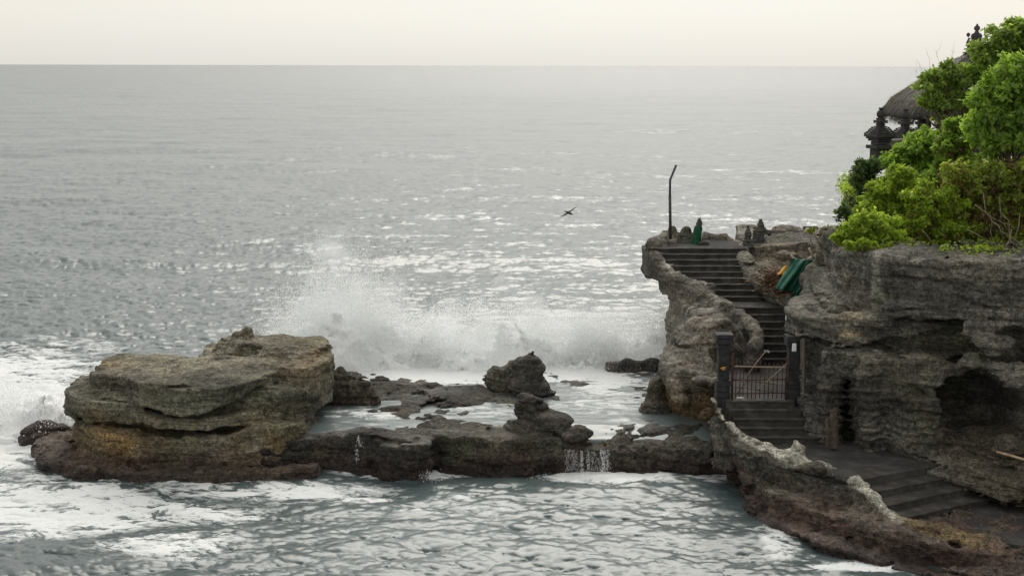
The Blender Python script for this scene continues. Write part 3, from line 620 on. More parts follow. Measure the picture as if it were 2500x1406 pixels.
for dd in (37.6, 37.95, 38.3, 38.65, 39.0, 39.35, 39.7): f.cap((X(2070, dd, 2), dd, 1.1), (X(2068, dd, 3), dd, 2.95), .27, .24, .04, True)
for dd in (37.3, 37.6, 37.85): f.cap((X(2163, dd, 2), dd, 1.2), (X(2168, dd, 3.6), dd, 3.7), .07, .16, .08, True)
f.ell(P3(2120, 38.3, 3.55), (.5, .6, .28), .1); f.cap(P3(2024, 38.9, 1.2), P3(2022, 39.1, 3.9), .2, .28, .12); f.cap(P3(2122, 38.1, 1.2), P3(2118, 38.2, 3.6), .3, .34, .12)
f.cap((X(2172, 37.6, 3), 37.7, 2.9), (X(2180, 37.6, 3.4), 37.6, 3.55), .14, .2, .05, True)
f.ell((X(2388, 37, 2.8), 37.0, 2.85), (1.14, 2.4, 1.28), .06, True); f.ell((X(2460, 36.6, 3.4), 36.8, 3.45), (.45, 1.6, .32), .06, True); f.ell((X(2330, 37, 3.2), 37.0, 3.1), (.45, 1.4, .55), .06, True)
# soil slope inside and in front of the cave, low overhanging shelf above the lower steps
SH = PG([(2250, 36.7), (2275, 36.45), (2340, 35.8), (2420, 35.2), (2500, 34.6), (2600, 33.9)], 1.2)
f.slab(SH+[(19, 33), (19, 40), (11, 39.5), (10.9, 37.5)], lambda x, y, p: 0.85+0*x, lambda x, y, p: 1.16+0.42*np.maximum(-p, 0)+0.22*sstep(12, 14, x), 0.15)
f.slab([(a+0.45, b+0.5) for a, b in SH]+[(19, 33.5), (19, 40), (11.4, 40), (11.3, 38)], -1, 1.0, 0.1)
f.ell((X(2490, 35.6, 2.2), 35.9, 2.05), (.5, .5, .35), .1)
def cliff_extra(x, y, z, c, wet):
    n = fbm(x, y, z, 0.8, 3, 6)
    c = lerp(c, (0.20, 0.182, 0.145), 0.45*sstep(0.15, 0.8, vnoise(x*.6, y*.6, z*2.2, 1))*sstep(2.0, 3, z))
    c = lerp(c, (0.10, 0.106, 0.07), 0.5*sstep(0.1, 0.7, n)*(1-sstep(3.0, 4.6, z)))
    px, py = proj(x, y, z)
    c = lerp(c, (0.33, 0.265, 0.17), np.clip(blob(px, py, 2072, 816, 26, 9)+.5*blob(px, py, 2080, 770, 40, 12), 0, .9))
    soil = (1-sstep(1.5, 2.6, z-0.5*(x-12)*0.4))*sstep(11.3, 12.2, x)
    c = lerp(c, (0.082, 0.068, 0.05), 0.8*soil)
    grit = (x < X(2005, 39.2))*(z < 2.7); c = lerp(c, (0.085, 0.08, 0.072), 0.7*grit)
    streak = sstep(0.45, 0.75, vnoise(x*3.5, y*3.5, z*0.5, 6))*sstep(0.1, 0.5, vnoise(x, y, z*.7, 2))
    c = lerp(c, (0.27, 0.26, 0.23), 0.45*streak*sstep(2.5, 4, z))
    return c, wet
def cliff_disp(x, y, z):
    base = rock_disp(0.17, 3.8, 0.12, 0.08, (0.045, -0.02), 0.38, 5, 0.9, .10, .12)(x, y, z)
    # stalactite-like drips under the upper bands
    drip = 0.10*np.maximum(0, vnoise(x*3.2, y*3.2, z*0.45, 3))*sstep(0.2, .6, vnoise(x*.5, y*.5, z*.8, 7))
    lowrings = 0.07*np.sin((z+0.12*vnoise(x*1.4, y*1.4, z, 2))*2*math.pi*4.2)*(1-sstep(3.3, 3.9, z))*sstep(1.3, 1.6, z)*(1-sstep(11.3, 11.9, x))
    grit = 0.05*vnoise(x*6, y*6, z*6, 1)*(1-sstep(1.8, 2.6, z))
    flute = 0.16*vnoise(x*1.9, y*1.9, z*.12, 6)*(1-sstep(3.4, 4.1, z))*(1-sstep(11.5, 12.0, x))
    return base+drip+lowrings*.6+grit+flute
cl = rock('cliff', f, cliff_disp, rock_tint((0.041, 0.039, 0.034), (0.115, 0.108, 0.09), 5, 0.12, -2, 0.5, cliff_extra))
tag(cl, kind='structure')

# ------------------------------------------------------------------ hill behind the cliff (under the shrubs)
f = Field((8.8, 36, 5.0), (26, 62, 11.6), 0.16)
f.slab([(10.1, 41.8), (10.6, 40.4), (12.2, 38.9), (14, 38.2), (30, 34), (30, 58), (17.5, 58), (14.6, 55), (13.6, 52), (13.0, 49.5), (12.4, 47.5), (11.7, 45.4), (10.9, 43.4)], 3,
       lambda x, y, p: np.clip(6.5+0.2*np.clip(y-42, 0, 8.5)+0.45*np.clip(x-15.2, 0, 4)*(1-sstep(47, 51, y)), 6.4, 9.6)-0.9*(1-sstep(0, 1.8, -p))*sstep(42, 44, y), 0.3)
f.slab([(12.2, 50.5), (12.1, 49.2), (12.5, 48.2), (13.2, 48), (13.6, 52), (12.8, 53)], 3, 7.6, 0.2); f.ell(P3(2086, 48.2, 7.35), (.4, .5, .45), .15)
hill = rock('hill', f, rock_disp(0.15, 2.4, 0.14, 0.08, (0.03, 0.02), 0.3, 6, 0.6), rock_tint((0.06, 0.054, 0.042), (0.12, 0.108, 0.085), 6, 0.2, -2))
tag(hill, kind='structure')

# ------------------------------------------------------------------ sea wall rock under the lower path
f = Field((5.4, 28.6, -0.6), (14.8, 41.3, 2.9), 0.055)
LP = [(5.98, 40.1, 2.38), (6.1, 39.1, 2.08), (6.45, 38.1, 1.92), (7.0, 37.1, 1.76), (7.55, 36.4, 1.62), (8.2, 35.95, 1.58), (9.0, 35.15, 1.38), (9.42, 34.1, 1.06), (9.75, 33.65, .90), (10.6, 33.05, .78), (11.45, 32.55, .63), (12.35, 32.2, .50), (14.5, 31.4, .45)]
f.path([(a, b, c-.17) for a, b, c in LP], [.17, .17, .16, .16, .17, .16, .16, .18, .15, .16, .15, .15, .15], 0.07, 1.0)
LPP = [(a, b) for a, b, c in LP]
f.slab([(a-0.12, b-0.15) for a, b in LPP]+[(15.5, 36), (11.4, 36.6), (9.5, 38), (8.2, 39.5), (7.4, 41), (6.1, 41)], lambda x, y, p: 0.5+0.5*sstep(0, .7, -p)*0, lambda x, y, p: np.clip(np.interp(x, [6, 7, 8.2, 9, 9.4, 10.6, 12.3], [1.7, 1.35, 1.2, .95, .75, .45, .25]), 0, 2), 0.2)
f.slab([(6.5, 41), (6.45, 39.0), (6.6, 37.2), (6.9, 35.9), (7.6, 34.6), (8.7, 33.4), (10, 32.4), (12.2, 31.5), (14.5, 30.7), (15.5, 36), (9, 41)], -1, lambda x, y, p: 0.75-0.25*sstep(8, 12, x), 0.25)
f.slab([(6.4, 40.5), (6.35, 38), (6.5, 36.4), (6.85, 35.0), (7.9, 33.2), (9.4, 31.8), (12, 30.5), (14.5, 29.6), (15.5, 36), (9, 41)], -1, lambda x, y, p: 0.22+0.1*vnoise(x, y, 0*x), 0.2)
f.cap(P3(1946, 36.6, 1.5), P3(1944, 36.6, 2.02), .2, .07, .06); f.ell(P3(1952, 36.55, 1.78), (.17, .14, .12), .05); f.cap(P3(1925, 36.7, 1.5), P3(1942, 36.6, 1.62), .12, .12, .05)
def wall_extra(x, y, z, c, wet):
    n = fbm(x, y, z, 1.6, 3, 2)
    zt = np.interp(x, [a for a, b, c_ in LP], [c_ for a, b, c_ in LP])
    near = 1e9*np.ones_like(x)
    for a, b in zip(LP[:-1], LP[1:]):
        ex, ey = b[0]-a[0], b[1]-a[1]; t = np.clip(((x-a[0])*ex+(y-a[1])*ey)/(ex*ex+ey*ey), 0, 1)
        near = np.minimum(near, np.hypot(x-a[0]-ex*t, y-a[1]-ey*t))
    top = sstep(-0.26, -0.12, z-zt)*(near < 0.45)
    px, py = proj(x, y, z)
    pale = np.clip(sstep(0.0, 0.3, n+0.30*vnoise(x*1.3, y*1.3, z, 5)+0.42*sstep(7.9, 8.4, x)-0.6*sstep(9.6, 9.9, x)-0.18*blob(px, py, 1840, 1062, 30, 20)*3), 0, 1)*(x < 9.9)
    c = lerp(c, (0.36, 0.345, 0.29), top*pale*0.9)
    c = lerp(c, (0.19, 0.135, 0.055), top*0.6*sstep(9.6, 9.9, x)*(1-sstep(11.2, 12.2, x)))
    red = sstep(-0.3, 0.4, n)*(1-sstep(0.55, 1.1, z)); c = lerp(c, (0.075, 0.047, 0.038), 0.5*red)
    return c, wet
sw = rock('sea_wall_rock', f, rock_disp(0.17, 3.4, 0.13, 0.10, (0.03, 0.02), 0.3, 7, 1.1, .11, .2), rock_tint((0.055, 0.05, 0.042), (0.135, 0.122, 0.096), 7, 0.15, 0.55, 0.5, wall_extra))
tag(sw, 'dark layered rock wall with pale crusted curb bordering the lower path', 'rock wall', kind='thing')

# ------------------------------------------------------------------ path slabs
def slab_obj(name, pts, z, th, mat='path', parent=None, sub=0):
    n = len(pts); V = [(a, b, z) for a, b in pts]+[(a, b, z-th) for a, b in pts]
    return MB().add(V, [tuple(range(n)), tuple(range(2*n-1, n-1, -1))]+[(i, i+n, (i+1) % n+n, (i+1) % n) for i in range(n)]).build(name, M[mat], parent)
for pts, z in (([(6.2, 40.0), (8.35, 40.0), (9.4, 41.5), (9.5, 44.95), (7.7, 45.0), (6.4, 43)], 2.3),
               ([(7.0, 47.0), (9.3, 46.8), (9.3, 48.4), (8.6, 48.6), (7.0, 48.3)], 3.872),
               ([(5.0, 50.75), (8.6, 50.6), (8.6, 53.3), (6.6, 53.7), (5.3, 53.3)], 5.40),
               ([(6.9, 38.75), (8.9, 38.75), (9.6, 39.3), (11.4, 37.6), at_z(2258, 1141, 1.3)[:2], at_z(2099, 1170, 1.3)[:2], (8.5, 35.7), (7.4, 36.5), (6.6, 38)], 1.30),
               ([(9.4, 34.6), (10.9, 33.0), (15, 31.2), (15, 36), (11.6, 36.4), at_z(2385, 1222, .7)[:2]], 0.55)):
    o = slab_obj('path', [(float(a), float(b)) for a, b in pts], z, 0.4); tag(o, kind='structure')

# ------------------------------------------------------------------ sea
def spectrum(n, L, lam_peak, width, dirsp, seed, ang=0.0, wind=-1):
    g = np.random.default_rng(seed); k = np.fft.fftfreq(n, L/n)*2*np.pi
    kx, ky = np.meshgrid(k, k, indexing='ij'); kk = np.hypot(kx, ky)+1e-6; kp = 2*np.pi/lam_peak
    c = np.abs((ky*math.cos(ang)+kx*math.sin(ang))/kk)
    S = np.exp(-1.25*(kp/kk)**2)*kk**-width*(c**dirsp+0.04)
    S[0, 0] = 0
    h = np.sqrt(S)*(g.standard_normal((n, n))+1j*g.standard_normal((n, n)))
    hh = np.real(np.fft.ifft2(h)); sd_ = hh.std()
    dx = np.real(np.fft.ifft2(1j*kx/kk*h)); dy = np.real(np.fft.ifft2(1j*ky/kk*h))
    return [a/sd_ for a in (hh, dx, dy)]
def tile(a, x, y, L):
    n = a.shape[0]; u = (x/L*n) % n; v = (y/L*n) % n
    i = np.floor(u).astype(int) % n; j = np.floor(v).astype(int) % n; fu = u-np.floor(u); fv = v-np.floor(v); i1 = (i+1) % n; j1 = (j+1) % n
    return (a[i, j]*(1-fu)+a[i1, j]*fu)*(1-fv)+(a[i, j1]*(1-fu)+a[i1, j1]*fu)*fv
rows = np.concatenate([np.arange(1640, 1420, -8), np.arange(1420, 900, -2.0), np.arange(900, 330, -2.0), np.arange(330, 200, -2.0), np.arange(200, 172, -1.6)])
dr = (CAM_H)/np.tan(np.arctan((rows-CY)/F)+PITCH)
dr = np.concatenate([[8, 14, 20], dr, [dr[-1]*1.15, dr[-1]*1.4, dr[-1]*1.9, 9000, 20000, 60000]])
cols = np.concatenate([np.arange(-2600, -260, 60), np.arange(-260, 2760, 4.0), np.arange(2760, 5000, 60)])
tx = (cols-CX)/F
D2, T2 = np.meshgrid(dr, tx, indexing='ij')
gx = T2*(D2*math.cos(PITCH)+CAM_H*math.sin(PITCH)); gy = D2.copy()
A1 = spectrum(512, 23.0, 1.5, 3.4, 2.5, 11, 0.2); A2 = spectrum(512, 97.0, 11.0, 4.0, 4.0, 12, -0.1); A3 = spectrum(256, 610.0, 60.0, 4.0, 8.0, 13, 0.05)
fade = 1-sstep(120, 420, gy)
H1, H2, H3 = tile(A1[0], gx, gy, 23.0), tile(A2[0], gx, gy, 97.0), tile(A3[0], gx, gy, 610.0)
reef_in = poly2d(PG([(690, 41.0), (1850, 41.0), (1850, 50.6), (660, 50.6)], 1.2), gx.astype(np.float32), gy.astype(np.float32))
reef_f = poly2d(PG([(690, 40.75), (1950, 40.75), (1950, 60), (660, 60)], 1.2), gx.astype(np.float32), gy.astype(np.float32))
lev = (0.98-0.26*sstep(X(1360, 40), X(1440, 40), gx)*(1-sstep(40.6, 42.4, gy)))*(1-sstep(0.0, 2.6, reef_in))*(1-sstep(-0.35, 0.0, reef_f))
calm = sstep(0.1, 1.0, lev)
h = (0.030*H1*fade*(1-0.75*calm)+0.045*H2*(1-0.9*calm)+0.16*H3*(1-sstep(-25, 0, -gy+60)*0.6))*(1-0.0*calm)
h = np.where(gy < 41, (0.018*H1+0.062*H2), h)
# a longer swell line seaward and the wave rising behind the reef
sl = 88+3.0*np.sin(gx*0.05)+1.2*np.sin(gx*.17+1); h = h+0.5*np.exp(-((gy-sl)/np.where(gy < sl, 1.5, 4.0))**2)*(0.7+0.3*np.sin(gx*.11+.5*np.sin(gx*.31)))*(1-sstep(-9, 3, gx))
s3 = 60.5+0.9*np.sin(gx*.2); h = h+0.0*s3
h = h+lev
vx = gx-(0.04*tile(A1[1], gx, gy, 23.0)*fade+0.10*tile(A2[1], gx, gy, 97.0))*(1-0.8*calm)
vy = gy-(0.04*tile(A1[2], gx, gy, 23.0)*fade+0.10*tile(A2[2], gx, gy, 97.0))*(1-0.8*calm)
px, py = proj(gx, gy, lev)
foam = np.zeros_like(gx)
for a, b, rx, ry, s_ in ((120, 1240, 420, 95, .62), (-60, 1090, 260, 70, .78), (60, 985, 170, 70, 1.0), (420, 1340, 230, 45, .52), (650, 1190, 330, 26, .62), (1000, 1150, 200, 16, .62), (1480, 1168, 170, 20, .75), (1750, 1160, 120, 25, .45), (450, 1250, 260, 50, .5),
                         (1200, 900, 520, 38, 1.1), (1500, 935, 160, 40, .62), (1480, 985, 200, 40, .42), (900, 1008, 160, 24, .42), (1250, 1000, 300, 30, .36), (1600, 960, 80, 60, .42), (60, 900, 260, 60, .55), (120, 850, 300, 40, .40), (2080, 1386, 150, 16, .78), (1900, 1330, 60, 50, .5), (1120, 1240, 200, 40, .36), (880, 1215, 160, 14, .5), (1650, 1250, 120, 10, .36)):
    foam = np.maximum(foam, s_*np.exp(-(((px-a)/rx)**2+((py-b)/ry)**2)**1.5))
steep = np.abs(np.gradient(h, axis=0))/(np.abs(np.gradient(gy, axis=0))+1e-6)
foam = np.maximum(foam, 0.22*(gy < 42)*sstep(0.15, .35, steep)); foam = np.clip(foam+0.10*(foam > .05)*H1*.5, 0, 1.2)
milk = np.clip(0.32*np.exp(-((px-1150)/800)**2-((py-1290)/110)**2)+0.6*sstep(.3, .9, foam), 0, 1)*(1-sstep(1550, 1800, px)*(py > 1100))+0.10*sstep(45, 55, gy)*(1-sstep(90, 140, gy))
milk = np.where(calm > .3, .5, milk)
chop = (np.where(gy < 41, 0.55, 0.72)+1.2*sstep(180, 900, gy))*(1-0.72*calm)
nr, nc = gx.shape
idx = np.arange(nr*nc).reshape(nr, nc)
Q = np.stack([idx[:-1, :-1], idx[:-1, 1:], idx[1:, 1:], idx[1:, :-1]], -1).reshape(-1, 4)
V = np.stack([vx, vy, h], -1).reshape(-1, 3)
sea = obj('sea', mesh_np('sea', V, Q, M['water'], True, {'foam': foam.ravel(), 'milk': milk.ravel(), 'chop': chop.ravel()}))
tag(sea, kind='structure')
# ------------------------------------------------------------------ stairs: each step its own part
def flight(label, first, last, n, z0, z1, run, mat='step'):
    """first/last: ((xl, dl), (xr, dr)) front edges of the lowest and highest step"""
    root = empty('stone_stairs', ((first[0][0]+first[1][0])/2, first[0][1], z0-0.1), 0, label, 'stairs', 'flights of steps')
    L = Vector(root.location)
    for i in range(n):
        t = i/(n-1) if n > 1 else 0; a = [first[0][k]*(1-t)+last[0][k]*t for k in (0, 1)]; b = [first[1][k]*(1-t)+last[1][k]*t for k in (0, 1)]
        z = z0+(z1-z0)*t; ex, ey = b[0]-a[0], b[1]-a[1]; l = math.hypot(ex, ey); nx, ny = -ey/l, ex/l
        m = 18; rows_ = []
        for j in range(m+1):
            s_ = j/m; wob = random.uniform(-.02, .015)+(.04 if random.random() < .08 else 0); zz = z+random.uniform(-.008, .006); x = a[0]+ex*s_; y = a[1]+ey*s_
            q = [(0.03, -0.55), (0.03, -0.05), (0.0+wob, -0.045), (-0.004+wob, -0.012), (0.012+wob, 0.0), (run+0.25, 0.0), (run+0.25, -0.55)]
            rows_.append([(x+nx*u-L.x, y+ny*u-L.y, (zz if v > -.5 else z)+v-L.z) for u, v in q])
        V = [p for r_ in rows_ for p in r_]; k = 7; Fs = []
        for j in range(m):
            for q in range(k): Fs.append((j*k+q, (j+1)*k+q, (j+1)*k+(q+1) % k, j*k+(q+1) % k))
        Fs += [tuple(range(k)), tuple(m*k+q for q in range(k))[::-1]]
        MB().add(V, Fs).build('step', M[mat], root)
    return root
flight('top flight of dark steps rising to the lookout platform', ((7.05, 48.0), (8.75, 48.0)), ((5.1, 50.6), (8.45, 50.6)), 9, 3.872+.17, 5.401, .33)
flight('narrow middle flight of dark steps behind the rusty gate', ((7.5, 44.85), (9.35, 44.85)), ((7.7, 46.8), (9.3, 46.8)), 8, 2.3+.196, 3.873, .28)
flight('short flight of dark steps going down in front of the rusty gate', ((6.6, 38.72), (9.0, 38.72)), ((6.3, 39.85), (8.3, 39.85)), 5, 1.3+.2, 2.301, .28)
eA = [at_z(2099, 1170, 1.3), at_z(2258, 1141, 1.3)]; eD = [at_z(2240, 1256, .74), at_z(2385, 1222, .74)]
def ext(e, s_): v = e[1]-e[0]; v = v/np.linalg.norm(v); return ((e[0]-v*s_)[:2], (e[1]+v*0.5)[:2])
flight('wide oblique steps descending on the lower path beside the pale curb', ext(eD, .75), ext(eA, .35), 4, .74, 1.302, .42)

# ------------------------------------------------------------------ gate
def pillar(label, px, d, z0, z1, niche):
    c = (X(px, d, 3.2), d+.2, z0); r = empty('gate_pillar', c, 0, label, 'pillar', 'pillars of the gate')
    z = 0; i = 0; tot = z1-z0
    while z < tot-0.01:
        h = min(random.choice((.13, .16, .19)), tot-z); u = z/tot
        w = .40 if u < .38 else (.33 if u < .80 else .36+.16*math.sin((u-.80)/.2*math.pi))
        dep = w
        if niche and .50 < u < .66:
            for sgn in (-1, 1): MB().box((sgn*(w/2-.05), 0, z+h/2), (.09, dep, h-.012), 0, 1, .004).build('block', M['black_brick'], r, bevel=.008)
            MB().box((0, .1, z+h/2), (w-.2, dep-.2, h-.002)).build('niche_back', M['black_brick'], r)
        else:
            MB().box((random.uniform(-.008, .008), 0, z+h/2), (w+random.uniform(-.015, .015), dep, h-.012), 0, 1, .004).build('block', M['black_brick'], r, bevel=.01)
        z += h; i += 1
    MB().box((0, 0, tot/2), (.3, .3, tot-.02)).build('core', M['black_brick'], r)
    return r
PL = pillar('black brick gate pillar left of the rusty gate with an offering niche', 1768, 40.05, 1.9, 4.25, True)
PR = pillar('black brick gate pillar right of the rusty gate under the cliff nose', 1940, 40.05, 1.9, 4.2, False)
o = MB()
for i in range(9):
    q = i*0.7; o.box((.05*math.cos(q)*random.random(), .04*math.sin(q)*random.random(), .02+.008*i), (.10, .05, .02), q, .8)
off = o.build('offering', M['yellow'], None, loc=(X(1767, 39.9, 3.3), 39.98, 1.9+2.55*.5+.02)); tag(off, 'small yellow offering in the niche of the left gate pillar', 'offering')
def zg(py, d=39.98): return at_d(1850, py, d)[2]
GX = lambda px: X(px, 39.98, 2.8)
gate = empty('gate', (GX(1852), 39.98, 2.3), 0, 'rusty iron bar gate between the two black pillars', 'gate'); GL = np.array(gate.location)
def gt(name, pts, r, mat='rust', n=6): return MB().tube([np.array(p)-GL for p in pts], r, n).build(name, M[mat], gate, True)
for px, top in ((1786, 864), (1797, 875), (1807, 886), (1815, 870), (1826, 886), (1836, 886), (1846, 886), (1856, 864), (1867, 886), (1877, 886), (1888, 886), (1898, 886), (1910, 886)):
    gt('bar', [(GX(px), 39.98, zg(972)), (GX(px), 39.98, zg(top))], .014)
gt('gate_post', [(GX(1789), 40.0, zg(978)), (GX(1789), 40.0, zg(862))], .03); gt('gate_post', [(GX(1920), 40.0, zg(985)), (GX(1920), 40.0, zg(872))], .028)
for py in (897, 927, 960): gt('rail', [(GX(1787), 39.96, zg(py)), (GX(1920), 39.96, zg(py-2))], .02)
MB().box(((GX(1808)-GL[0]), -.035, zg(970)-GL[2]), (.2, .012, .035)).build('pale_strip', M['white'], gate)
def stick(name, label, pts, r, mat='bamboo', cat='pole', grp='poles tied across the gate', n=7):
    P = [np.array(p, float) for p in pts]; b = P[0]
    o = MB().tube([p-b for p in P], r, n).build(name, M[mat], None, True, loc=b); return tag(o, label, cat, grp)
G2 = lambda px, py, d=39.9: tuple(at_d(px, py, d))
stick('bamboo_pole', 'pale bamboo pole lying level across the top of the gate', [G2(1793, 894), G2(1860, 896), G2(1920, 897)], .022, 'driftwood')
bp = stick('bamboo_pole', 'diagonal bamboo pole leaning on the gate with a white rag on its tip', [G2(1815, 930), G2(1846, 886), G2(1873, 853)], [.018, .016, .01], 'driftwood')
rag = MB()
for i in range(7):
    q = i*.9; rag.add([(0, 0, 0), (.1*math.cos(q), .05*math.sin(q), .06*math.sin(q*2)), (.08*math.cos(q+.6), .05, -.07)], [(0, 1, 2)])
tag(rag.build('white_rag', M['white'], None, loc=G2(1872, 857)), 'small white rag tied to the tip of the diagonal gate pole', 'rag')
stick('bamboo_pole', 'knotted bamboo pole slanting up to the right gate pillar', [G2(1850, 951), G2(1885, 920), G2(1920, 888)], [.02, .018, .015], 'driftwood')
stick('iron_rod', 'thin rusty rod slanting low across the left side of the gate', [G2(1790, 925), G2(1894, 938)], .012, 'rust'); stick('iron_rod', 'thin rusty rod across the foot of the gate', [G2(1792, 944), G2(1888, 957)], .012, 'rust')
stick('iron_rod', 'thin rusty rod crossing the gate from lower left corner', [G2(1795, 968), G2(1812, 945), G2(1828, 928)], .011, 'rust')
tag(MB().box((0, 0, 0), (.14, .05, .24), .1, .85).build('white_lamp', M['white'], None, bevel=.02, loc=at_d(1939, 848, 39.8)), 'white lamp box fixed on the right gate pillar', 'lamp')
b = np.array(at_d(1926, 960, 42.2)); 
pp = empty('iron_pipe', (b[0], b[1], 2.3), 0, 'dark iron pipe post rising beside the cliff behind the right pillar', 'post')
MB().tube([(0, 0, 0), (0, 0, at_d(1926, 748, 42.2)[2]-2.3), (.06, 0, at_d(1926, 744, 42.2)[2]-2.3), (.12, 0, at_d(1926, 754, 42.2)[2]-2.3)], .03).build('pipe', M['steel'], pp, True)
tag(MB().box((0, 0, 0), (.09, .09, .2), 0, .8).build('white_can', M['white'], None, bevel=.02, loc=at_d(1921, 774, 42.1)), 'small white container hanging on the iron pipe post', 'container')
def post(label, px, py0, py1, d, w, mat='oldwood', lean=0):
    a = at_d(px, py0, d); b = at_d(px+lean, py1, d); n = 7; V = []
    m = MB(); m.tube([np.zeros(3), (b-a)*.3+np.array([.015, 0, 0]), (b-a)*.7, b-a], [w, w*.9, w*.95, w*.8], 6)
    return tag(m.build('wooden_post', M[mat], None, loc=a), label, 'post', 'old timber props')
post('tall thin weathered prop standing right of the right gate pillar', 1961, 968, 826, 39.75, .05); post('second thin timber directly beside the tall prop at the gate', 1956, 900, 828, 39.8, .035)
post('thick gnarled timber prop at the mouth of the narrow cave', 2035, 1092, 1000, 38.15, .12, 'bark'); post('slim split timber leaning on the gnarled cave prop', 2019, 1088, 1020, 38.05, .05, 'bark')
stick('bamboo_pole', 'yellow bamboo pole lying on the soil slope at the right edge', [at_d(2433, 1102, 35.6), at_d(2510, 1124, 35.0)], .035, grp='loose sticks')
stick('fallen_plank', 'short grey plank resting on rubble right of the gate', [at_d(1955, 960, 39.4), at_d(1980, 967, 39.3)], .04, 'oldwood', 'plank', 'loose sticks')

# ------------------------------------------------------------------ lamp pole, bird
b = at_d(1636, 592, 51.6)
lp = empty('lamp_pole', b, 0, 'tall thin dark pole with bent top on the lookout platform', 'pole')
pt = [np.array(at_d(px, py, 51.6))-b for px, py in ((1637, 592), (1636, 520), (1635.5, 476), (1636, 440), (1651, 403))]
MB().tube(pt[:3], .055, 8).build('lower_pole', M['steel'], lp, True); MB().tube(pt[2:4]+[pt[3]+(pt[4]-pt[3])*.08, pt[4]], .042, 8).build('bent_arm', M['steel'], lp, True)
MB().lathe((0, 0, 0), [(.12, -.05), (.12, .05), (.07, .09)], 8).build('foot', M['statue'], lp)
bc = np.array(at_d(1387.5, 519.5, 50)); S_ = 50.3/3400
BM_ = MB()
prof = [(-.16, .004), (-.12, .02), (-.04, .048), (.04, .055), (.09, .045), (.115, .034), (.15, .03), (.175, .012)]
V = []; Fs = []
for i, (u, r_) in enumerate(prof):
    for j in range(8):
        q = j*math.pi/4; V.append((u*.95, r_*math.cos(q), r_*math.sin(q)*.9-u*.38+.0))
for i in range(7):
    for j in range(8): Fs.append((i*8+j, i*8+(j+1) % 8, (i+1)*8+(j+1) % 8, (i+1)*8+j))
BM_.add(V, Fs+[tuple(range(8))[::-1], tuple(range(56, 64))])
def wing(pts, name='wing'):
    m = MB(); V = []; n = len(pts)
    for (u, w, cx_, ch, th) in pts:   # u along picture x, w up, chord offset along depth and tilt
        V += [(u, -ch*.9, w+ch*.05-th), (u, 0, w+th*1.5), (u, ch*.9, w+ch*.12+th), (u, 0, w-th*1.5)]
    F_ = []
    for i in range(n-1):
        for j in range(4): F_.append((i*4+j, i*4+(j+1) % 4, (i+1)*4+(j+1) % 4, (i+1)*4+j))
    F_ += [(0, 1, 2, 3), (n*4-1, n*4-2, n*4-3, n*4-4)]
    return BM_.add(V, F_)
wing([(.0, .02, 0, .09, .022), (.07, .055, 0, .08, .02), (.15, .11, 0, .07, .016), (.23, .165, 0, .05, .01), (.29, .195, 0, .02, .008)])
wing([(.0, .0, 0, .09, .022), (-.08, -.05, 0, .08, .022), (-.16, -.095, 0, .065, .016), (-.22, -.125, 0, .04, .01), (-.27, -.145, 0, .02, .008)])
BM_.add([(-.06, -.03, .05), (-.06, .03, .05), (-.17, .05, .065), (-.17, -.05, .065), (-.1, 0, .02)], [(0, 1, 2, 3), (0, 4, 1), (1, 4, 2), (2, 4, 3), (3, 4, 0)])
bird = BM_.build('bird', M['bird'], None, True, loc=bc); rm_ = bird.modifiers.new('skin', 'REMESH'); rm_.mode = 'VOXEL'; rm_.voxel_size = .007; rm_.use_smooth_shade = True
tag(bird, 'dark seabird gliding low with spread wings above the surf', 'bird')

# ------------------------------------------------------------------ statues (one carved mass each)
def carved(name, label, base, prims, mat, h=.022, grp=None, parent=None, dsp=.012, cat='statue'):
    P = np.array([p[1] for p in prims]+[p[2] for p in prims if p[0] == 'c']); mx = 0.42
    f = Field(P.min(0)-mx, P.max(0)+mx, h)
    for p in prims:
        if p[0] == 'e': f.ell(p[1], p[2], p[3] if len(p) > 3 else .03)
        else: f.cap(p[1], p[2], p[3], p[4], .03)
    if dsp: f.displace(lambda x, y, z: dsp*fbm(x, y, z, 6.0, 2, 3)+dsp*.8*np.sin(z*60+3*vnoise(x*5, y*5, z*5)), .1)
    V, Q = f.nets()
    o = obj(name, mesh_np(name, V, Q, M[mat]), parent, None if parent else base)
    return tag(o, label, cat, grp) if not parent else o
sb = np.array(at_d(1703, 592, 52.0)); sb[2] = 5.40
sg = empty('statue', sb, 0, 'small stone figure wrapped in green cloth on the lookout platform', 'statue', 'stone statues')
carved('figure', None, None, [('c', (0, 0, 0), (.02, 0, .75), .13, .10), ('e', (.05, 0, .86), (.085, .08, .10)), ('c', (.05, 0, .72), (.05, 0, .84), .05, .05), ('c', (.06, -.05, .68), (.13, -.06, .76), .04, .035), ('c', (.13, -.06, .76), (.10, -.05, .86), .03, .03), ('c', (.05, 0, .93), (.045, 0, .98), .06, .03)], 'statue', .02, parent=sg)
n = 26; V = []; prof = [(.215, 0.0), (.20, .12), (.175, .30), (.155, .48), (.145, .60), (.12, .67)]
for i, (r_, z) in enumerate(prof):
    for j in range(n):
        q = 2*math.pi*j/n; k = 1+.10*math.sin(q*7+i*.3)*(1-i/7)+.04*math.sin(q*3+1); V.append((r_*k*math.cos(q)*1.05-.03+z*.06, r_*k*math.sin(q), z))
MB().add(V, [(i*n+j, i*n+(j+1) % n, (i+1)*n+(j+1) % n, (i+1)*n+j) for i in range(5) for j in range(n)]).build('green_wrap', M['green_wrap'], sg, True)
MB().tube([(.13, -.12, .1), (.14, -.13, .3), (.15, -.1, .5)], .014).build('pale_sash', M['white'], sg, True)
rb = (X(1716, 51.7, 5.4), 51.7, 5.45)
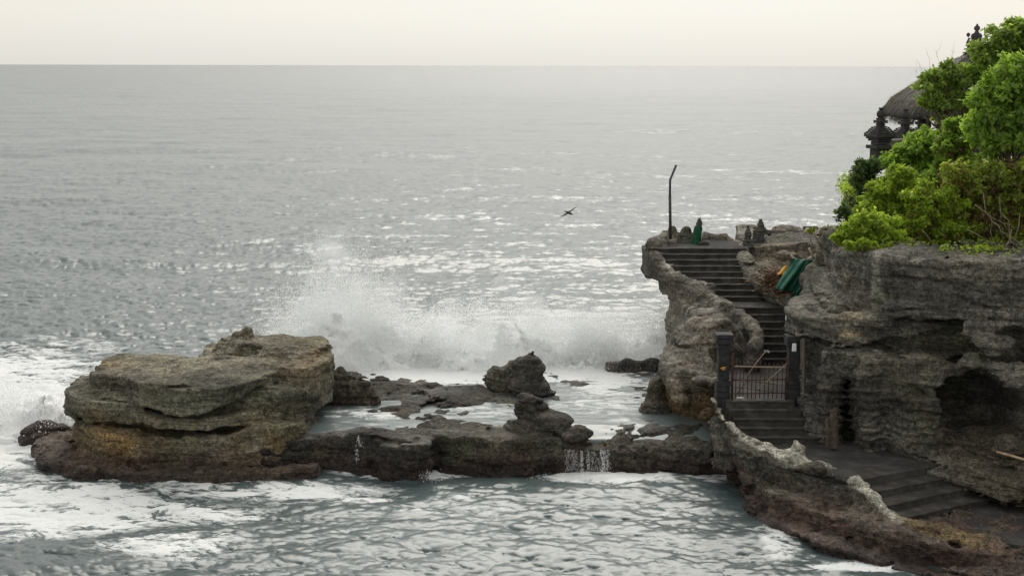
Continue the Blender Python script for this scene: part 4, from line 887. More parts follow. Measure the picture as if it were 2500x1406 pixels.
boulder('stone', 'oval dark stone lying beside the green wrapped statue', [(rb, (.22, .16, .10))], TB, .03, 11, rock_disp(.02, 4, .02, .02, seed=3), .15, 'loose stones on the platform')
s1 = np.array(at_d(1855, 597, 52.3))
tw_ = carved('statue', 'larger dark seated stone guardian with crown on the rock ledge', s1, [('e', (0, 0, .12), (.26, .2, .2)), ('c', (-.12, 0, .12), (.0, 0, .5), .2, .17), ('e', (.02, 0, .56), (.21, .16, .12)), ('e', (.0, 0, .72), (.12, .12, .12)), ('c', (0, 0, .76), (0, 0, .92), .14, .06), ('e', (0, 0, .92), (.075, .075, .09)), ('c', (.15, -.05, .52), (.32, -.05, .46), .085, .075), ('e', (.34, -.05, .44), (.09, .09, .1)), ('c', (-.2, 0, .5), (-.22, -.05, .3), .07, .06), ('c', (.15, -.1, .05), (.3, -.15, .02), .1, .08), ('e', (-.2, .0, .62), (.07, .06, .07))], 'statue', .024, 'stone statues', None, .018)
s2 = np.array(at_d(1824, 622, 51.5))
carved('statue', 'smaller stone guardian with pointed cap at the head of the stairs', s2, [('e', (0, 0, .1), (.22, .18, .2)), ('c', (0, 0, .1), (-.02, 0, .6), .2, .13), ('e', (-.02, 0, .52), (.19, .15, .12)), ('e', (0, -.04, .76), (.13, .12, .12)), ('c', (0, 0, .82), (.01, 0, 1.08), .13, .04), ('e', (.01, 0, 1.05), (.05, .05, .06)), ('c', (.12, -.08, .5), (.17, -.15, .3), .06, .05), ('c', (-.14, -.08, .5), (-.1, -.16, .34), .06, .05), ('e', (.02, -.16, .3), (.14, .08, .09))], 'statue', .024, 'stone statues', None, .018)

# ------------------------------------------------------------------ debris heap with green cloth, bamboo and yellow cloth
N = 900; V = []; Fc = []
for i in range(N):
    u = random.gauss(0, .5); w = random.gauss(0, .5); px_ = 1905+u*52+w*12; d_ = 48.2+w*1.1-u*.5
    z_ = 4.28+.20*(d_-47.2)+.28*math.exp(-(u*u+w*w)*1.5)+random.uniform(-.02, .1); c = np.array(P3(px_, d_, z_)); l = random.choice((.07, .12, .2, .34)); a = random.uniform(0, 6.28); e = random.uniform(-.4, .5)
    dv = np.array([math.cos(a)*math.cos(e), math.sin(a)*math.cos(e), math.sin(e)])*l; sd = np.cross(dv, [0, 0, 1.]); sd = sd/np.linalg.norm(sd)*random.uniform(.012, .04); k = len(V)
    V += [c-dv, c+sd+[0, 0, .012], c+dv, c-sd, c+[0, 0, -.02]]; Fc += [(k, k+1, k+2), (k, k+2, k+3), (k, k+4, k+1), (k+1, k+4, k+2), (k+2, k+4, k+3), (k+3, k+4, k)]
V = np.array(V); lv = np.repeat(np.random.default_rng(3).random(N), 5)
tag(obj('debris_pile', mesh_np('debris_pile', V, np.array(Fc), M['lf_brown'], False, {'lv': lv})), 'heap of dry brown litter and sticks under the green cloth', 'litter', kind='stuff')
def cloth_grid(name, label, fn, n, m, mat, cat, grp=None):
    P = np.array([[fn(i/n, j/m) for j in range(m+1)] for i in range(n+1)]).reshape(-1, 3); idx = np.arange((n+1)*(m+1)).reshape(n+1, m+1)
    Q = np.stack([idx[:-1, :-1], idx[1:, :-1], idx[1:, 1:], idx[:-1, 1:]], -1).reshape(-1, 4)
    o = obj(name, mesh_np(name, P, Q, M[mat])); s_ = o.modifiers.new('thick', 'SOLIDIFY'); s_.thickness = .012
    return tag(o, label, cat, grp)
def interp_poly(ptsl, t):
    k = t*(len(ptsl)-1); i = min(int(k), len(ptsl)-2); return np.array(ptsl[i])*(1-(k-i))+np.array(ptsl[i+1])*(k-i)
LE = [(1936, 630), (1922, 655), (1906, 680), (1893, 706)]; RE = [(1990, 634), (1985, 655), (1976, 685), (1958, 716)]
def tarp(u, v):
    a = interp_poly(LE, v); b = interp_poly(RE, v); p = a*(1-u)+b*u
    d = 46.6+.15*math.sin(u*9+v*3)*(.4+v)+.10*math.sin(u*23+v*5)*(.3+.7*v)+.25*(1-v)*abs(u-.7)+.35*(.5-v)
    q = at_d(p[0], p[1]+5*math.sin(u*math.pi)*(v < .1)*.6, d); return q
cloth_grid('green_cloth', 'large dark green cloth hung over bamboo on the litter heap', tarp, 26, 22, 'green_cloth', 'cloth', 'cloths on the terrace')
LE2 = [(1945, 700), (1938, 715), (1930, 727)]; RE2 = [(1966, 702), (1962, 715), (1948, 732)]
def tarp2(u, v):
    a = interp_poly(LE2, v); b = interp_poly(RE2, v); p = a*(1-u)+b*u; return at_d(p[0], p[1], 46.3+.10*math.sin(u*11)*(.3+v)+.2*v)
cloth_grid('green_cloth', 'crumpled green cloth end lying below the large green cloth', tarp2, 12, 10, 'green_cloth', 'cloth', 'cloths on the terrace')
def ycl(u, v): return at_d(1905+u*34-8*v, 668-16*math.sin(u*math.pi)*(1-v)-4*(1-v)+3*v, 48.3-.5*v+.1*math.sin(u*12+v*4))
cloth_grid('yellow_cloth', 'yellow cloth bundle lying left of the green cloth', ycl, 14, 8, 'yellow', 'cloth', 'cloths on the terrace')
def wcl(u, v): return at_d(1936+u*55, 626+10*math.sin(u*3.1+.2)-5*u+(9+10*abs(u-.5))*v, 47.35+.1*math.sin(u*10)+.1*v)
cloth_grid('white_cloth', 'white cloth edge along the top of the green cloth', wcl, 16, 5, 'white', 'cloth', 'cloths on the terrace')
stick('bamboo_pole', 'left pale bamboo stick poking out of the green cloth', [at_d(1931, 623, 47.5), at_d(1952, 648, 47.5)], .035, grp='bamboo sticks of the green cloth')
stick('bamboo_pole', 'right pale bamboo stick poking out of the green cloth', [at_d(1975, 606, 47.4), at_d(1988, 632, 47.4)], .04, grp='bamboo sticks of the green cloth')
stick('bamboo_pole', 'thin dark stick rising between the two pale sticks of the green cloth', [at_d(1953, 604, 47.4), at_d(1968, 632, 47.3), at_d(1992, 668, 47.0)], .022, 'oldwood', grp='bamboo sticks of the green cloth')

# ------------------------------------------------------------------ temple: pillars, wall, pavilion
def tpillar(label, px, d, pyb, scale=1.0, cap=True):
    b = np.array(at_d(px, pyb, d)); r = empty('temple_pillar', b, R(20), label, 'pillar', 'carved temple pillars')
    s_ = scale; z = 0
    tiers = [('shaft', .62, .50), ('shaft', .60, .42), ('collar', .86, .17), ('shaft', .56, .16), ('tier', .70, .10), ('tier', .84, .08), ('tier', .98, .14), ('tier', .86, .07), ('tier', .76, .07), ('tier', .66, .07), ('tier', .54, .07), ('tier', .44, .07), ('neck', .30, .12), ('collar', .46, .14), ('neck', .30, .10)]
    for nm, w, h in tiers:
        MB().box((0, 0, (z+h/2)*s_), ((w+random.uniform(-.01, .01))*s_, w*s_, h*s_-.012)).build(nm, M['temple_brick'], r, bevel=.012)
        if nm == 'tier' and w > .5:
            for sx in (-1, 1):
                for sy in (-1, 1): MB().box((sx*w*.47*s_, sy*w*.47*s_, (z+h*.75)*s_), (.09*s_, .09*s_, h*1.3*s_), 0, .7).build('corner_horn', M['temple_brick'], r)
        z += h
    MB().box((0, 0, z*s_/2), (.24*s_, .24*s_, z*s_-.05)).build('core', M['temple_brick'], r)
    MB().lathe((0, 0, z*s_), [(.13*s_, 0), (.19*s_, .08*s_), (.20*s_, .2*s_), (.14*s_, .3*s_), (.07*s_, .34*s_), (.12*s_, .38*s_), (.11*s_, .44*s_)], 10).build('finial', M['temple_brick'], r, True)
    return r
tpillar('carved temple pillar at the outer wall corner left of the thatched roof', 2145, 52.0, 414, .84)
tpillar('carved temple pillar half hidden under the left thatch eave', 2205, 54.0, 418, .88)
tpillar('carved temple pillar behind leaves right of the eave pillar', 2246, 55.5, 418, .9)
a = np.array(at_d(2160, 400, 52.2)); b = np.array(at_d(2235, 400, 53.2)); wr = empty('temple_wall', a, math.atan2(b[1]-a[1], b[0]-a[0]), 'low stone temple wall running right from the corner pillar', 'wall'); L_ = float(np.linalg.norm((b-a)[:2]))+2.0
z = 0
for row in range(6):
    h = (.16, .16, .16, .16, .14, .12)[row]; w = .34 if row < 4 else (.44, .36)[row-4]; x = 0 if row % 2 else -.2
    while x < L_:
        l = random.uniform(.42, .56)
        MB().box((x+l/2, 0, z+h/2), (l-.014, w+random.uniform(-.02, .02), h-.012)).build('block' if row < 4 else 'coping', M['temple_brick' if row < 4 else 'pale_stone'], wr, bevel=.01); x += l
    z += h
MB().box((L_/2-.1, 0, z/2), (L_-.1, .28, z-.05)).build('core', M['temple_brick'], wr)
pc = np.array(at_d(2374, 280, 57.6)); pz = float(pc[2])
pv = empty('pavilion', (pc[0], pc[1], 8.6), R(0), 'open temple pavilion with grey thatched hip roof and carved finial', 'pavilion'); ez = pz-8.6
def roof_pts():
    prof = [(1.0, -.10), (1.01, .10), (.965, .34), (.90, .62), (.80, .92), (.64, 1.30), (.46, 1.72), (.30, 2.06), (.17, 2.34), (.12, 2.46)]
    V = []; per = 96
    for s_, z in prof:
        for j in range(per):
            q = 2*math.pi*j/per; c, s2 = math.cos(q), math.sin(q); k = 1/max(abs(c), abs(s2)); k = .86*k+.14
            rr = 3.22*s_*k*(1+.012*random.uniform(-1, 1)); V.append((rr*c*1.0, rr*s2*.82, ez+z+.02*random.uniform(-1, 1)))
    for s_, z in ((.93, -.16), (.80, .08), (.3, .95)):
        for j in range(per):
            q = 2*math.pi*j/per; c, s2 = math.cos(q), math.sin(q); k = .86/max(abs(c), abs(s2))+.14; V.append((3.22*s_*k*c, 3.22*s_*k*s2*.82, ez+z))
    F_ = []; m = len(prof)
    for i in range(m-1):
        for j in range(per): F_.append((i*per+j, i*per+(j+1) % per, (i+1)*per+(j+1) % per, (i+1)*per+j))
    prev = 0
    for i in range(m, m+3):
        for j in range(per): F_.append((prev*per+(j+1) % per, prev*per+j, i*per+j, i*per+(j+1) % per))
        prev = i
    F_.append(tuple((m-1)*per+j for j in range(per)))
    return V, F_
V, F_ = roof_pts(); rf = MB().add(V, F_).build('thatched_roof', M['thatch'], pv, True)
g_ = np.random.default_rng(5); Vv = np.array(V); V2 = []; F2 = []
for i in range(15000):                                          # loose straws lying down the slope and hanging at the eave
    j = int(g_.integers(0, 96)); row = int(g_.integers(0, 9)) if i > 3200 else 0; p = Vv[row*96+j]*.5+Vv[row*96+(j+1) % 96]*.5; qn = Vv[max(row-1, 0)*96+j]
    t = g_.random(); dn = qn-Vv[row*96+j] if row else np.array([p[0]*.02, p[1]*.02, -.3]); nrm = np.linalg.norm(dn)+1e-6; dn = dn/nrm
    l = g_.uniform(.15, .4); p = p+dn*t*nrm*(row > 0)+np.array([0, 0, .03]); e = p+dn*l+np.array([g_.normal()*.05, g_.normal()*.05, .015 if row else -.02]); sd = np.array([-p[1], p[0], 0]); sd = sd/(np.linalg.norm(sd)+1e-6)*g_.uniform(.005, .012)
    k = len(V2); V2 += [p-sd, p+sd, e]; F2.append((k, k+1, k+2))
fr = obj('thatch_straw', mesh_np('thatch_straw', np.array(V2), np.array(F2), M['straw'], False, {'lv': np.repeat(g_.random(len(F2)), 3)}), rf); fr['kind'] = 'stuff'
for sx in (-1, -.35, .35, 1):
    for sy in (-1, 1): MB().box((sx*2.3, sy*1.8, ez/2+.15), (.16, .16, ez+.4)).build('post', M['red_wood'], pv, bevel=.015)
MB().box((0, 0, .15), (5.6, 4.6, .5)).build('plinth', M['temple_brick'], pv)
fz = ez+2.40; FX = 0.0
fin = MB().lathe((FX, 0, fz), [(.42, -.1), (.44, .04), (.36, .08), (.40, .18), (.33, .24), (.36, .34), (.27, .42), (.24, .55), (.18, .64), (.23, .74), (.20, .84), (.10, .9), (.06, .98), (.12, 1.03), (.12, 1.12), (.05, 1.19), (.02, 1.26)], 10).build('finial', M['temple_brick'], pv, True)
for sx in (-1, 1):
    MB().tube([(FX+sx*.28, 0, fz+.3), (FX+sx*.36, 0, fz+.5), (FX+sx*.30, 0, fz+.68), (FX+sx*.2, 0, fz+.64)], [.07, .06, .04, .02]).build('horn', M['temple_brick'], fin, True)
    for k in range(3): MB().box((FX+sx*(.44-.05*k), 0, fz+.1+.15*k), (.14, .3, .06), 0, .6).build('crest', M['temple_brick'], fin)
MB().lathe((FX-.34, 0, fz+.72), [(.02, 0), (.07, .06), (.08, .12), (.03, .18)], 8).build('knob', M['temple_brick'], fin, True)
# ------------------------------------------------------------------ shrubs and trees: trunk with limbs, crown of single leaf faces
LEAF = np.array([(0, 0, 0), (.30, .42, .10), (0, 1, -.04), (-.30, .42, .10), (0, .5, -.02)], np.float32)
def leaves(g, clumps, n, size, up_bias=.5, hollow=.55):
    """leaf faces spread through a list of (centre, radius) clumps; returns verts, faces, random value"""
    w = np.array([r_[0]*r_[1]*r_[2] for c, r_ in clumps])**.75; w /= w.sum()
    pick = g.choice(len(clumps), n, p=w); C_ = np.array([c for c, r_ in clumps])[pick]; R_ = np.array([r_ for c, r_ in clumps])[pick]
    d = g.normal(size=(n, 3)); d /= np.linalg.norm(d, axis=1)[:, None]; rad = (hollow+(1.08-hollow)*g.random(n)**.6)*(1+.22*vnoise(d[:, 0]*2.5+pick*3.1, d[:, 1]*2.5, d[:, 2]*2.5))
    P = C_+d*R_*rad[:, None]
    nrm = d*.8+g.normal(size=(n, 3))*.55+np.array([0, 0, up_bias]); nrm /= np.linalg.norm(nrm, axis=1)[:, None]
    ax = d*.6+g.normal(size=(n, 3))*.7+np.array([0, 0, -.1]); ax -= nrm*(ax*nrm).sum(1)[:, None]; ax /= np.linalg.norm(ax, axis=1)[:, None]+1e-6
    sd = np.cross(ax, nrm); s_ = size*(.4+1.15*g.random(n)**1.5)
    V = P[:, None, :]+s_[:, None, None]*(LEAF[None, :, 0:1]*sd[:, None, :]+LEAF[None, :, 1:2]*ax[:, None, :]+LEAF[None, :, 2:3]*nrm[:, None, :])
    k = np.arange(n)[:, None]*5
    Fc = np.concatenate([k+np.array([[0, 1, 4]]), k+np.array([[1, 2, 4]]), k+np.array([[4, 2, 3]]), k+np.array([[0, 4, 3]])])
    lv = np.clip(.45+.28*g.normal(size=n)*.7+.25*vnoise(P[:, 0]*.9, P[:, 1]*.9, P[:, 2]*.9, 4), 0, 1)
    return V.reshape(-1, 3), Fc, np.repeat(lv, 5)
def branchy(m, g, a, b, r0, depth=2, wob=.12):
    a = np.array(a, float); b = np.array(b, float); n = 5; L = np.linalg.norm(b-a); pts = [a]
    for i in range(1, n+1): pts.append(a+(b-a)*i/n+(g.normal(size=3)*wob*min(L, 3)*.3 if i < n else 0))
    m.tube(pts, [r0*(1-.75*i/n) for i in range(n+1)], 5, False)
    if depth:
        for k in range(3):
            i = int(g.integers(1, n)); e = pts[i]+((b-a)*g.uniform(.2, .4)+g.normal(size=3)*L*.15)*min(1, 1.6/L); branchy(m, g, pts[i], e, r0*.5, depth-1, wob)
def plant(name, label, cat, clumps, n, size, mat, base, seed, stem=.05, depth=1, hollow=.5, dry=0, limbs=True):
    g = np.random.default_rng(seed); base = np.array(base, float)
    r = empty(name, base, 0, label, cat, 'hillside plants')
    cl = [(np.array(c, float)-base, rr) for c, rr in clumps]
    sub_ = []
    for c, rr in cl:
        rr = np.array(rr); sub_.append((c, tuple(rr*.62)))
        for k in range(11):
            d = g.normal(size=3); d[2] = abs(d[2])*.9-.3; d /= np.linalg.norm(d); sub_.append((c+d*rr*g.uniform(.5, 1.25), tuple(rr*np.array([g.uniform(.2, .5), g.uniform(.2, .5), g.uniform(.14, .34)]))))
        for k in range(7):                                       # loose leafy shoots breaking the outline
            d = g.normal(size=3); d[2] = abs(d[2])+.3; d /= np.linalg.norm(d); a_ = c+d*rr*.8; ln = float(rr.mean())*g.uniform(.35, .8)
            for q in range(4): sub_.append((a_+d*ln*q/3+np.array([0, 0, -.02*q*q])*ln, tuple(rr*(.15-.025*q))))
    V, Fc, lv = leaves(g, sub_, int(n*1.7), size*1.1, hollow=hollow*.6)
    o = obj('crown', mesh_np('crown', V, Fc, M[mat], False, {'lv': lv}), r); o['kind'] = 'stuff'
    m = MB()
    for c, rr in cl: branchy(m, g, (g.normal()*.08, g.normal()*.08, -.3), c+np.array([0, 0, rr[2]*.4]), stem, depth)
    m.build('trunk', M['bark'], r, True)
    if dry:
        V, Fc, lv = leaves(g, cl, dry, size*.9, hollow=.4); o = obj('dry_leaves', mesh_np('dry_leaves', V, Fc, M['lf_brown'], False, {'lv': lv}), r); o['kind'] = 'stuff'
    return r
def CL(lst, d, sq=.9):
    """clumps from (photo x, photo y, photo radius) at distance d"""
    out = []
    for t in lst:
        px_, py_, rp = t[:3]; dd = d+(t[3] if len(t) > 3 else 0); p = at_d(px_, py_, dd); r_ = rp*dd*1.01/F; out.append((p, (r_, r_*1.05, r_*sq)))
    return out
def basept(px_, py_, d): return at_d(px_, py_, d)
plant('shrub', 'bright lime green low bush trailing over the left cliff top', 'shrub', CL([(2070, 575, 26), (2100, 560, 32), (2130, 572, 30), (2160, 585, 28), (2055, 588, 18), (2120, 540, 28), (2190, 590, 28), (2040, 582, 12), (2150, 555, 34), (2085, 585, 24)], 40.8), 9000, .095, 'lf_lime', basept(2110, 600, 41), 21, .03)
plant('shrub', 'yellow green bush rising behind the lime cliff top bush', 'shrub', CL([(2130, 510, 34), (2160, 470, 36), (2200, 440, 36), (2180, 510, 40), (2220, 490, 40), (2100, 545, 22), (2145, 545, 30)], 43.2), 9500, .11, 'lf_lime', basept(2170, 560, 43.4), 22, .04)
plant('shrub', 'dull grey green shrub clinging to the outer rock below the temple pillar', 'shrub', CL([(2110, 440, 28), (2120, 410, 24), (2108, 480, 28), (2125, 510, 28), (2105, 410, 18), (2140, 460, 28), (2095, 450, 16), (2150, 500, 30)], 47.0), 9000, .09, 'lf_dull', basept(2125, 500, 48), 23, .03)
plant('shrub', 'mid green bush growing against the temple wall', 'shrub', CL([(2185, 400, 32), (2225, 365, 34), (2265, 350, 34), (2215, 395, 34), (2240, 410, 36), (2290, 390, 36), (2195, 430, 24), (2175, 410, 18)], 47.5), 8500, .13, 'lf_bright', basept(2230, 440, 47.8), 24, .05)
plant('shrub', 'olive green tangled bush hanging along the middle cliff top', 'shrub', CL([(2220, 560, 36), (2260, 530, 40), (2300, 560, 38), (2250, 595, 26), (2200, 600, 18), (2310, 500, 38), (2290, 600, 24), (2260, 480, 36)], 41.6), 12500, .10, 'lf_lime', basept(2260, 600, 41.8), 25, .04, dry=1600)
plant('tree', 'thin leafy tree with crooked dark trunk in front of the thatched roof', 'tree', CL([(2275, 215, 30), (2310, 190, 30), (2345, 200, 30), (2290, 255, 30), (2330, 240, 30), (2262, 190, 18), (2320, 165, 18), (2365, 255, 34), (2262, 250, 22), (2380, 210, 24), (2300, 290, 20)], 50.5), 7500, .12, 'lf_green', basept(2345, 365, 49.8), 26, .09, 2, .3)
plant('tree', 'large bright green broad leaved tree at the right edge of the hill', 'tree', CL([(2430, 230, 44), (2470, 180, 42), (2490, 260, 50), (2440, 300, 44), (2400, 290, 34), (2480, 340, 50), (2420, 360, 40), (2380, 250, 26), (2530, 300, 60), (2390, 330, 30), (2540, 200, 50), (2600, 280, 70)], 43.2), 13000, .155, 'lf_bright', basept(2470, 480, 43.5), 27, .10, 2)
plant('tree', 'hazy green tree crowning the hill behind the roof finial', 'tree', CL([(2430, 112, 38), (2475, 92, 40), (2400, 150, 34), (2495, 70, 24), (2375, 175, 24), (2425, 200, 40), (2450, 150, 40), (2500, 120, 44), (2420, 75, 14), (2400, 195, 28), (2540, 110, 50), (2462, 62, 12), (2390, 120, 14)], 50.5), 8500, .15, 'lf_green', basept(2470, 330, 50), 28, .12, 1)
plant('shrub', 'dark green bush with dry brown tangle at the right cliff edge', 'shrub', CL([(2370, 470, 44), (2420, 440, 44), (2470, 430, 44), (2350, 540, 40), (2400, 520, 44), (2460, 510, 44), (2500, 480, 50), (2340, 600, 26), (2390, 585, 30), (2560, 480, 60), (2330, 430, 34), (2440, 580, 34), (2490, 560, 40)], 41.9), 13000, .12, 'lf_olive', basept(2420, 600, 42), 29, .06, 2, .5, 4200)
plant('shrub', 'dark bush filling the hill between the temple wall and the large tree', 'shrub', CL([(2320, 360, 36), (2350, 400, 40), (2300, 430, 36), (2370, 340, 30), (2330, 310, 22)], 45.8), 8000, .13, 'lf_bright', basept(2330, 440, 46), 30, .06, 2, .5, 1200)
plant('shrub', 'sparse dark twiggy sapling at the far left tip of the cliff top', 'shrub', CL([(2050, 520, 12), (2062, 510, 12), (2072, 530, 12), (2045, 535, 8)], 44.5), 330, .10, 'lf_dull', basept(2068, 560, 44.5), 31, .012, 2, .1)
plant('creeper', 'low creeping plants spilling over the lip of the cliff', 'creeper', CL([(2075, 600, 14), (2105, 603, 16), (2140, 608, 17), (2175, 612, 16), (2210, 617, 18), (2245, 620, 16), (2285, 622, 18), (2320, 625, 14), (2360, 620, 18), (2400, 618, 16), (2440, 622, 18), (2480, 625, 18), (2520, 625, 20)], 39.9), 7000, .085, 'lf_lime', basept(2280, 622, 40.1), 51, .012, 0, .2, 900)
for px_, py_, lab in ((1978, 565, 'small green weed sprouting on the terrace rock edge'), (2012, 562, 'tiny leafy weed between terrace edge and cliff bush')):
    plant('weed', lab, 'weed', CL([(px_, py_, 7), (px_+8, py_-6, 5)], 50.5), 60, .10, 'lf_olive', basept(px_, py_+14, 50.5), int(px_), .008, 1, .1)
# ground cover over the hill between the shrubs
me_ = hill.data; nv = len(me_.vertices); co = np.empty(nv*3, np.float32); me_.vertices.foreach_get('co', co); co = co.reshape(-1, 3); no = np.empty(nv*3, np.float32); me_.vertices.foreach_get('normal', no); no = no.reshape(-1, 3)
gg = np.random.default_rng(77); ok = (no[:, 2] > .15) & (co[:, 0] < 20) & (co[:, 1] < 53) & (co[:, 2] > 5.9); cand = co[ok]
sel = cand[gg.integers(0, len(cand), 900)]
V, Fc, lv = leaves(gg, [(p+np.array([0, 0, .12]), (.42, .42, .26+.22*gg.random())) for p in sel], 60000, .12, hollow=.2)
tag(obj('ground_cover', mesh_np('ground_cover', V, Fc, M['lf_lime'], False, {'lv': lv})), None, None, None, 'stuff')
# bare twigs and hanging roots
def twigs(label, starts, d, r, seed, depth=2, name='bare_branches', mat='driftwood', cat='branches'):
    g = np.random.default_rng(seed); b0 = np.array(at_d(starts[0][0], starts[0][1], d)); rt_ = empty(name, b0, 0, label, cat, 'bare twigs')
    for (x0, y0, x1, y1) in starts:
        m = MB(); a = np.array(at_d(x0, y0, d+g.normal()*.15)); b = np.array(at_d(x1, y1, d+g.normal()*.3)); branchy(m, g, a-b0, b-b0, r, depth, .10); m.build('branch', M[mat], rt_, True)
twigs('bare grey twigs standing above the thatch left of the thin tree', [(2275, 225, 2240, 150), (2280, 220, 2262, 128), (2300, 190, 2285, 120), (2320, 175, 2325, 120), (2260, 240, 2232, 165)], 50.8, .008, 41, 1)
twigs('pale dry twigs trailing along the cliff top edge', [(2140, 605, 2260, 590), (2200, 615, 2280, 600), (2230, 622, 2300, 625), (2250, 560, 2290, 612), (2180, 590, 2235, 600)], 40.4, .014, 42, 1)
twigs('tangled dry vines hanging over the right cliff edge', [(2400, 470, 2440, 640), (2440, 480, 2490, 640), (2470, 560, 2430, 690), (2490, 520, 2480, 730), (2420, 540, 2500, 600), (2380, 500, 2460, 560), (2450, 600, 2500, 700), (2485, 640, 2478, 740), (2360, 560, 2440, 600)], 39.6, .016, 43, 2)
twigs('thick crooked dark branch leaning across the bushes under the roof', [(2342, 365, 2255, 285), (2342, 365, 2380, 470), (2300, 325, 2300, 280), (2320, 345, 2285, 400)], 47.0, .05, 44, 1, mat='bark')
# ------------------------------------------------------------------ breaking surf: foam bodies and flying droplets
TRI = np.array([(1, 0, .1), (-.5, .87, .1), (-.5, -.87, .1)], np.float32)   # a thin flake of water
def droplets(name, P, size, vel=None, parent=None, base=(0, 0, 0)):
    """thin flakes of flying water; with vel each is drawn out along its path"""
    g = np.random.default_rng(9); n = len(P)
    a = g.normal(size=(n, 3)); a /= np.linalg.norm(a, axis=1)[:, None]
    el = np.ones(n)
    if vel is not None:
        sp = np.linalg.norm(vel, axis=1)+1e-6; a = a*(.35 if parent is None else .06)+vel/sp[:, None]; a /= np.linalg.norm(a, axis=1)[:, None]; el = 1+.35*sp*g.random(n)**2
    b = np.cross(a, g.normal(size=(n, 3))); b /= np.linalg.norm(b, axis=1)[:, None]+1e-6
    wd = 1/np.sqrt(el)
    V = P[:, None, :]-np.array(base)+size[:, None, None]*(TRI[None, :, 0:1]*a[:, None, :]*el[:, None, None]+TRI[None, :, 1:2]*b[:, None, :]*wd[:, None, None])
    o = obj(name, mesh_np(name, V.reshape(-1, 3), np.arange(n*3).reshape(n, 3), M['spray'], False), parent)
    if parent is None: tag(o, None, None, None, 'stuff')
    return o
def jets(g, x0, y0, z0, vx, vy, vz, n, spread, tmax=1.0):
    """droplets along one thrown sheet of water"""
    t = tmax*g.random(n)**.8; v = np.stack([vx+g.normal(size=n)*spread*.9, vy+g.normal(size=n)*spread*.8, vz*(.35+.65*g.random(n)**.7)], 1)
    P = np.stack([x0+g.normal(size=n)*.15, np.full(n, y0)+g.normal(size=n)*.15, np.full(n, z0)], 1)+v*t[:, None]; P[:, 2] -= 4.9*t*t
    v[:, 2] -= 9.8*t
    return np.concatenate([P, v], 1)
def clot(g, A, lo=-.25, f_=1.3):
    """thin the cloud unevenly so it hangs in torn sheets and gaps"""
    k = fbm(A[:, 0], A[:, 1], A[:, 2], f_, 3, 5); return A[g.random(len(A)) < sstep(lo-.35, lo+.45, k)+.06]
g = np.random.default_rng(17)
ENV_X = [670, 700, 740, 800, 840, 880, 930, 980, 1010, 1050, 1110, 1180, 1250, 1320, 1380, 1450, 1530, 1600, 1660]
ENV_H = [1.6, 3.2, 4.6, 5.4, 5.9, 5.4, 4.6, 3.8, 2.9, 2.7, 3.1, 3.5, 3.3, 3.4, 3.3, 3.0, 2.9, 3.2, 3.2]   # metres thrown up along the reef edge
def zmax(px_): return np.interp(px_, ENV_X, ENV_H)
pts = []
for i in range(640):
    px_ = g.uniform(675, 1655); hmax = zmax(px_)*(.35+.65*g.random()**.9); vz = math.sqrt(2*9.8*max(hmax-.3, .3)); d_ = 51.2+g.normal()*.7
    pts.append(jets(g, X(px_, d_, 1), d_, .7, g.normal()*.35-.1, g.normal()*.3, vz, int(560+1000*hmax/3), .16+.05*vz*.5, vz/9.8*1.7))
A = np.concatenate(pts); A = clot(g, A[A[:, 2] > .5])
droplets('sea_spray', A[:, :3], .008+.024*g.random(len(A))**3.5, A[:, 3:])
pts = []
for i in range(170):
    px_ = g.uniform(-120, 165); hmax = 1.7*(.3+.7*g.random())*np.interp(px_, [-120, 40, 120, 165], [1.2, 1, .9, .6]); vz = math.sqrt(2*9.8*hmax); d_ = 45.0+g.normal()*.8-.3*(px_ < 0)
    pts.append(jets(g, X(px_, d_, 0), d_, .15, g.normal()*.4, g.normal()*.3, vz, 330, .35, vz/9.8*1.7))
A = np.concatenate(pts); A = clot(g, A[A[:, 2] > .1])
droplets('sea_spray', A[:, :3], .012+.028*g.random(len(A))**3, A[:, 3:])
# churned foam body: billows piled where the wave breaks
def surf(name, lo, hi, hfun, h=.07, seed=0):
    f = Field(lo, hi, h); top = hfun(f.x2, f.y2)
    f.D = (f.z-top[:, :, None]).astype(np.float32)*.6
    f.displace(lambda x, y, z: .34*np.abs(fbm(x, y, z, .9, 3, seed))+.15*fbm(x, y, z, 1.6, 3, seed+1)+.17*fbm(x, y, z, 4.2, 3, seed+3, .65)-.08, 1.0)
    V, Q = f.nets(); ok = V[Q].mean(1)[:, 2] > lo[2]+.12; Q = Q[ok]
    u, inv = np.unique(Q, return_inverse=True); o = obj(name, mesh_np(name, V[u], inv.reshape(Q.shape), M['foam'])); return tag(o, None, None, None, 'stuff')
def s_main(x, y):
    px_ = CX+x*F/(y*math.cos(PITCH)+11*math.sin(PITCH)); c = 51.3+.5*vnoise(x*.5, x*0, x*0, 3)
    hh = .56*zmax(px_)**.75*sstep(660, 720, px_)*(1-sstep(1660, 1720, px_))
    return .25+hh*np.exp(-((y-c)/(.7+.25*hh))**2)*(1+.4*vnoise(x*.9, y*.9, 0*x, 2))+.9*(1-sstep(50.3, 51.5, y))*.45
surf('surf_foam', (-9.5, 49.6, .2), (7.2, 53.8, 3.2), s_main, .07, 2)
def s_left(x, y):
    px_ = CX+x*F/(y*math.cos(PITCH)+12*math.sin(PITCH)); return -.1+1.05*np.exp(-((y-45.2)/.9)**2)*(1-sstep(120, 190, px_))*(1+.4*vnoise(x, y, 0*x, 2))
surf('surf_foam', (-20, 43.2, -.15), (-13.2, 47.4, 2.2), s_left, .08, 4)
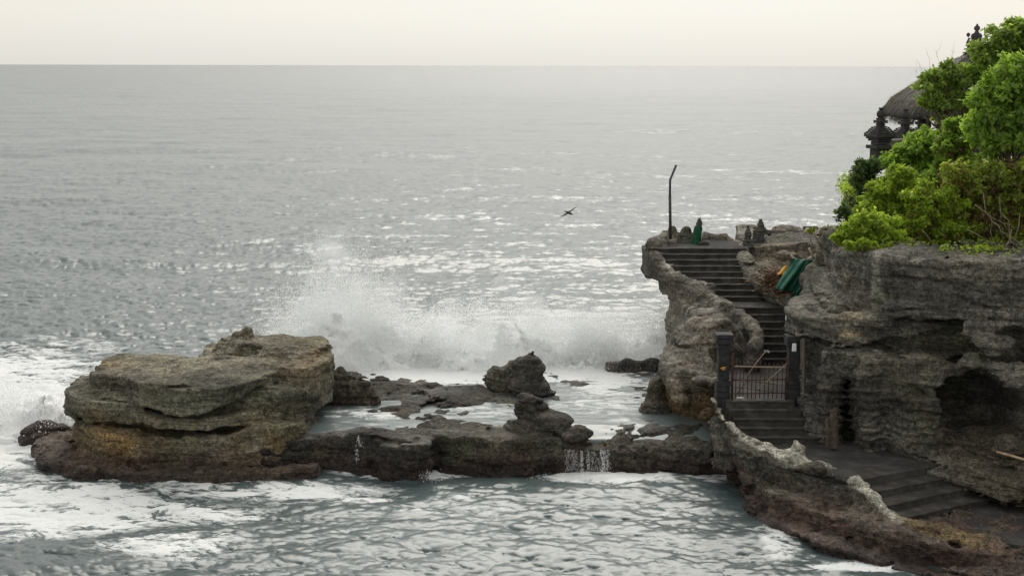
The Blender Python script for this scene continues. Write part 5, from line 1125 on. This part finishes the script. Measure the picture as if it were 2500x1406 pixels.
# fine mist hanging in and behind the splash
ms = NT_('spray_mist'); ms.n.remove(ms.b)
pvn = ms.new('ShaderNodeVolumePrincipled'); pvn.inputs['Color'].default_value = (.97, .985, 1, 1); pvn.inputs['Anisotropy'].default_value = .35
ms.link(ms.math('MULTIPLY', ms.mapr(ms.noise(ms.coord(), 1.1, 4, .6).outputs[0], .38, .68, 0, 1), .55), pvn.inputs['Density']); ms.link(pvn.outputs[0], ms.out.inputs['Volume'])
f = Field((-10.4, 49.2, .1), (7.6, 54.4, 6.6), .14)
pxs = CX+f.x2*F/(f.y2*math.cos(PITCH)+9*math.sin(PITCH)); topm = .82*zmax(pxs)*sstep(640, 740, pxs)*(1-sstep(1650, 1760, pxs))
f.D = (np.sqrt(((f.y-51.4)/1.35)**2+((f.z-.4)/np.maximum(topm[:, :, None], .2))**2)-1).astype(np.float32)*.9
f.displace(lambda x, y, z: .5*fbm(x, y, z, .7, 3, 3), 1.2)
V, Q = f.nets(); tag(obj('spray_mist', mesh_np('spray_mist', V, Q, ms.m)), None, None, None, 'stuff')
# water running off the reef
def fall(label, lst, d, z0):
    b = np.array(at_d(lst[0][0], lst[0][1], d)); r = empty('waterfall', b, 0, label, 'waterfall', 'runoff falls')
    for px_, py0, py1, w in lst:
        A = []
        for k in range(5):
            x_ = px_+g.normal()*(4.0 if w > .008 else 1.2); p0 = np.array(at_d(x_, py0, d+.1)); p1 = np.array(at_d(x_+g.normal()*3, py1, d-.3)); n_ = int(48*w/.016)
            t = g.random(n_)**.8; q = p0+(p1-p0)*np.stack([t, t**.6, t**1.4], 1); q[:, 0] += .012*g.normal(size=n_)*(1+2*t)+.015*np.sin(t*7+k); A.append(np.concatenate([q, np.tile([0, -1.0, -14.0], (n_, 1))], 1))
        A = np.concatenate(A); droplets('strand', A[:, :3], .005+.007*g.random(len(A)), A[:, 3:], r, b)['kind'] = 'stuff'
fall('white strands of water pouring off the right reef ledge', [(1386, 1096, 1150, .016), (1402, 1098, 1148, .012), (1418, 1100, 1152, .02), (1432, 1098, 1154, .016), (1450, 1102, 1150, .01), (1468, 1098, 1152, .022), (1482, 1098, 1150, .016)], 40.0, 1)
fall('single thin trickle falling off the left reef ledge', [(876, 1062, 1092, .006), (872, 1094, 1130, .005)], 39.75, 1)
pts = []
for px_, n_ in ((1390, 300), (1420, 500), (1436, 350), (1470, 500), (1484, 250), (1050, 500), (1062, 300), (1330, 250)):
    for k in range(6): pts.append(jets(g, X(px_+g.normal()*6, 39.55, 0), 39.5, 0.02, g.normal()*.3, -.1, 1.2+g.random(), n_//6, .3, .35))
A = np.concatenate(pts); A = A[A[:, 2] > 0]; droplets('sea_spray', A[:, :3], .007+.015*g.random(len(A))**2, A[:, 3:])
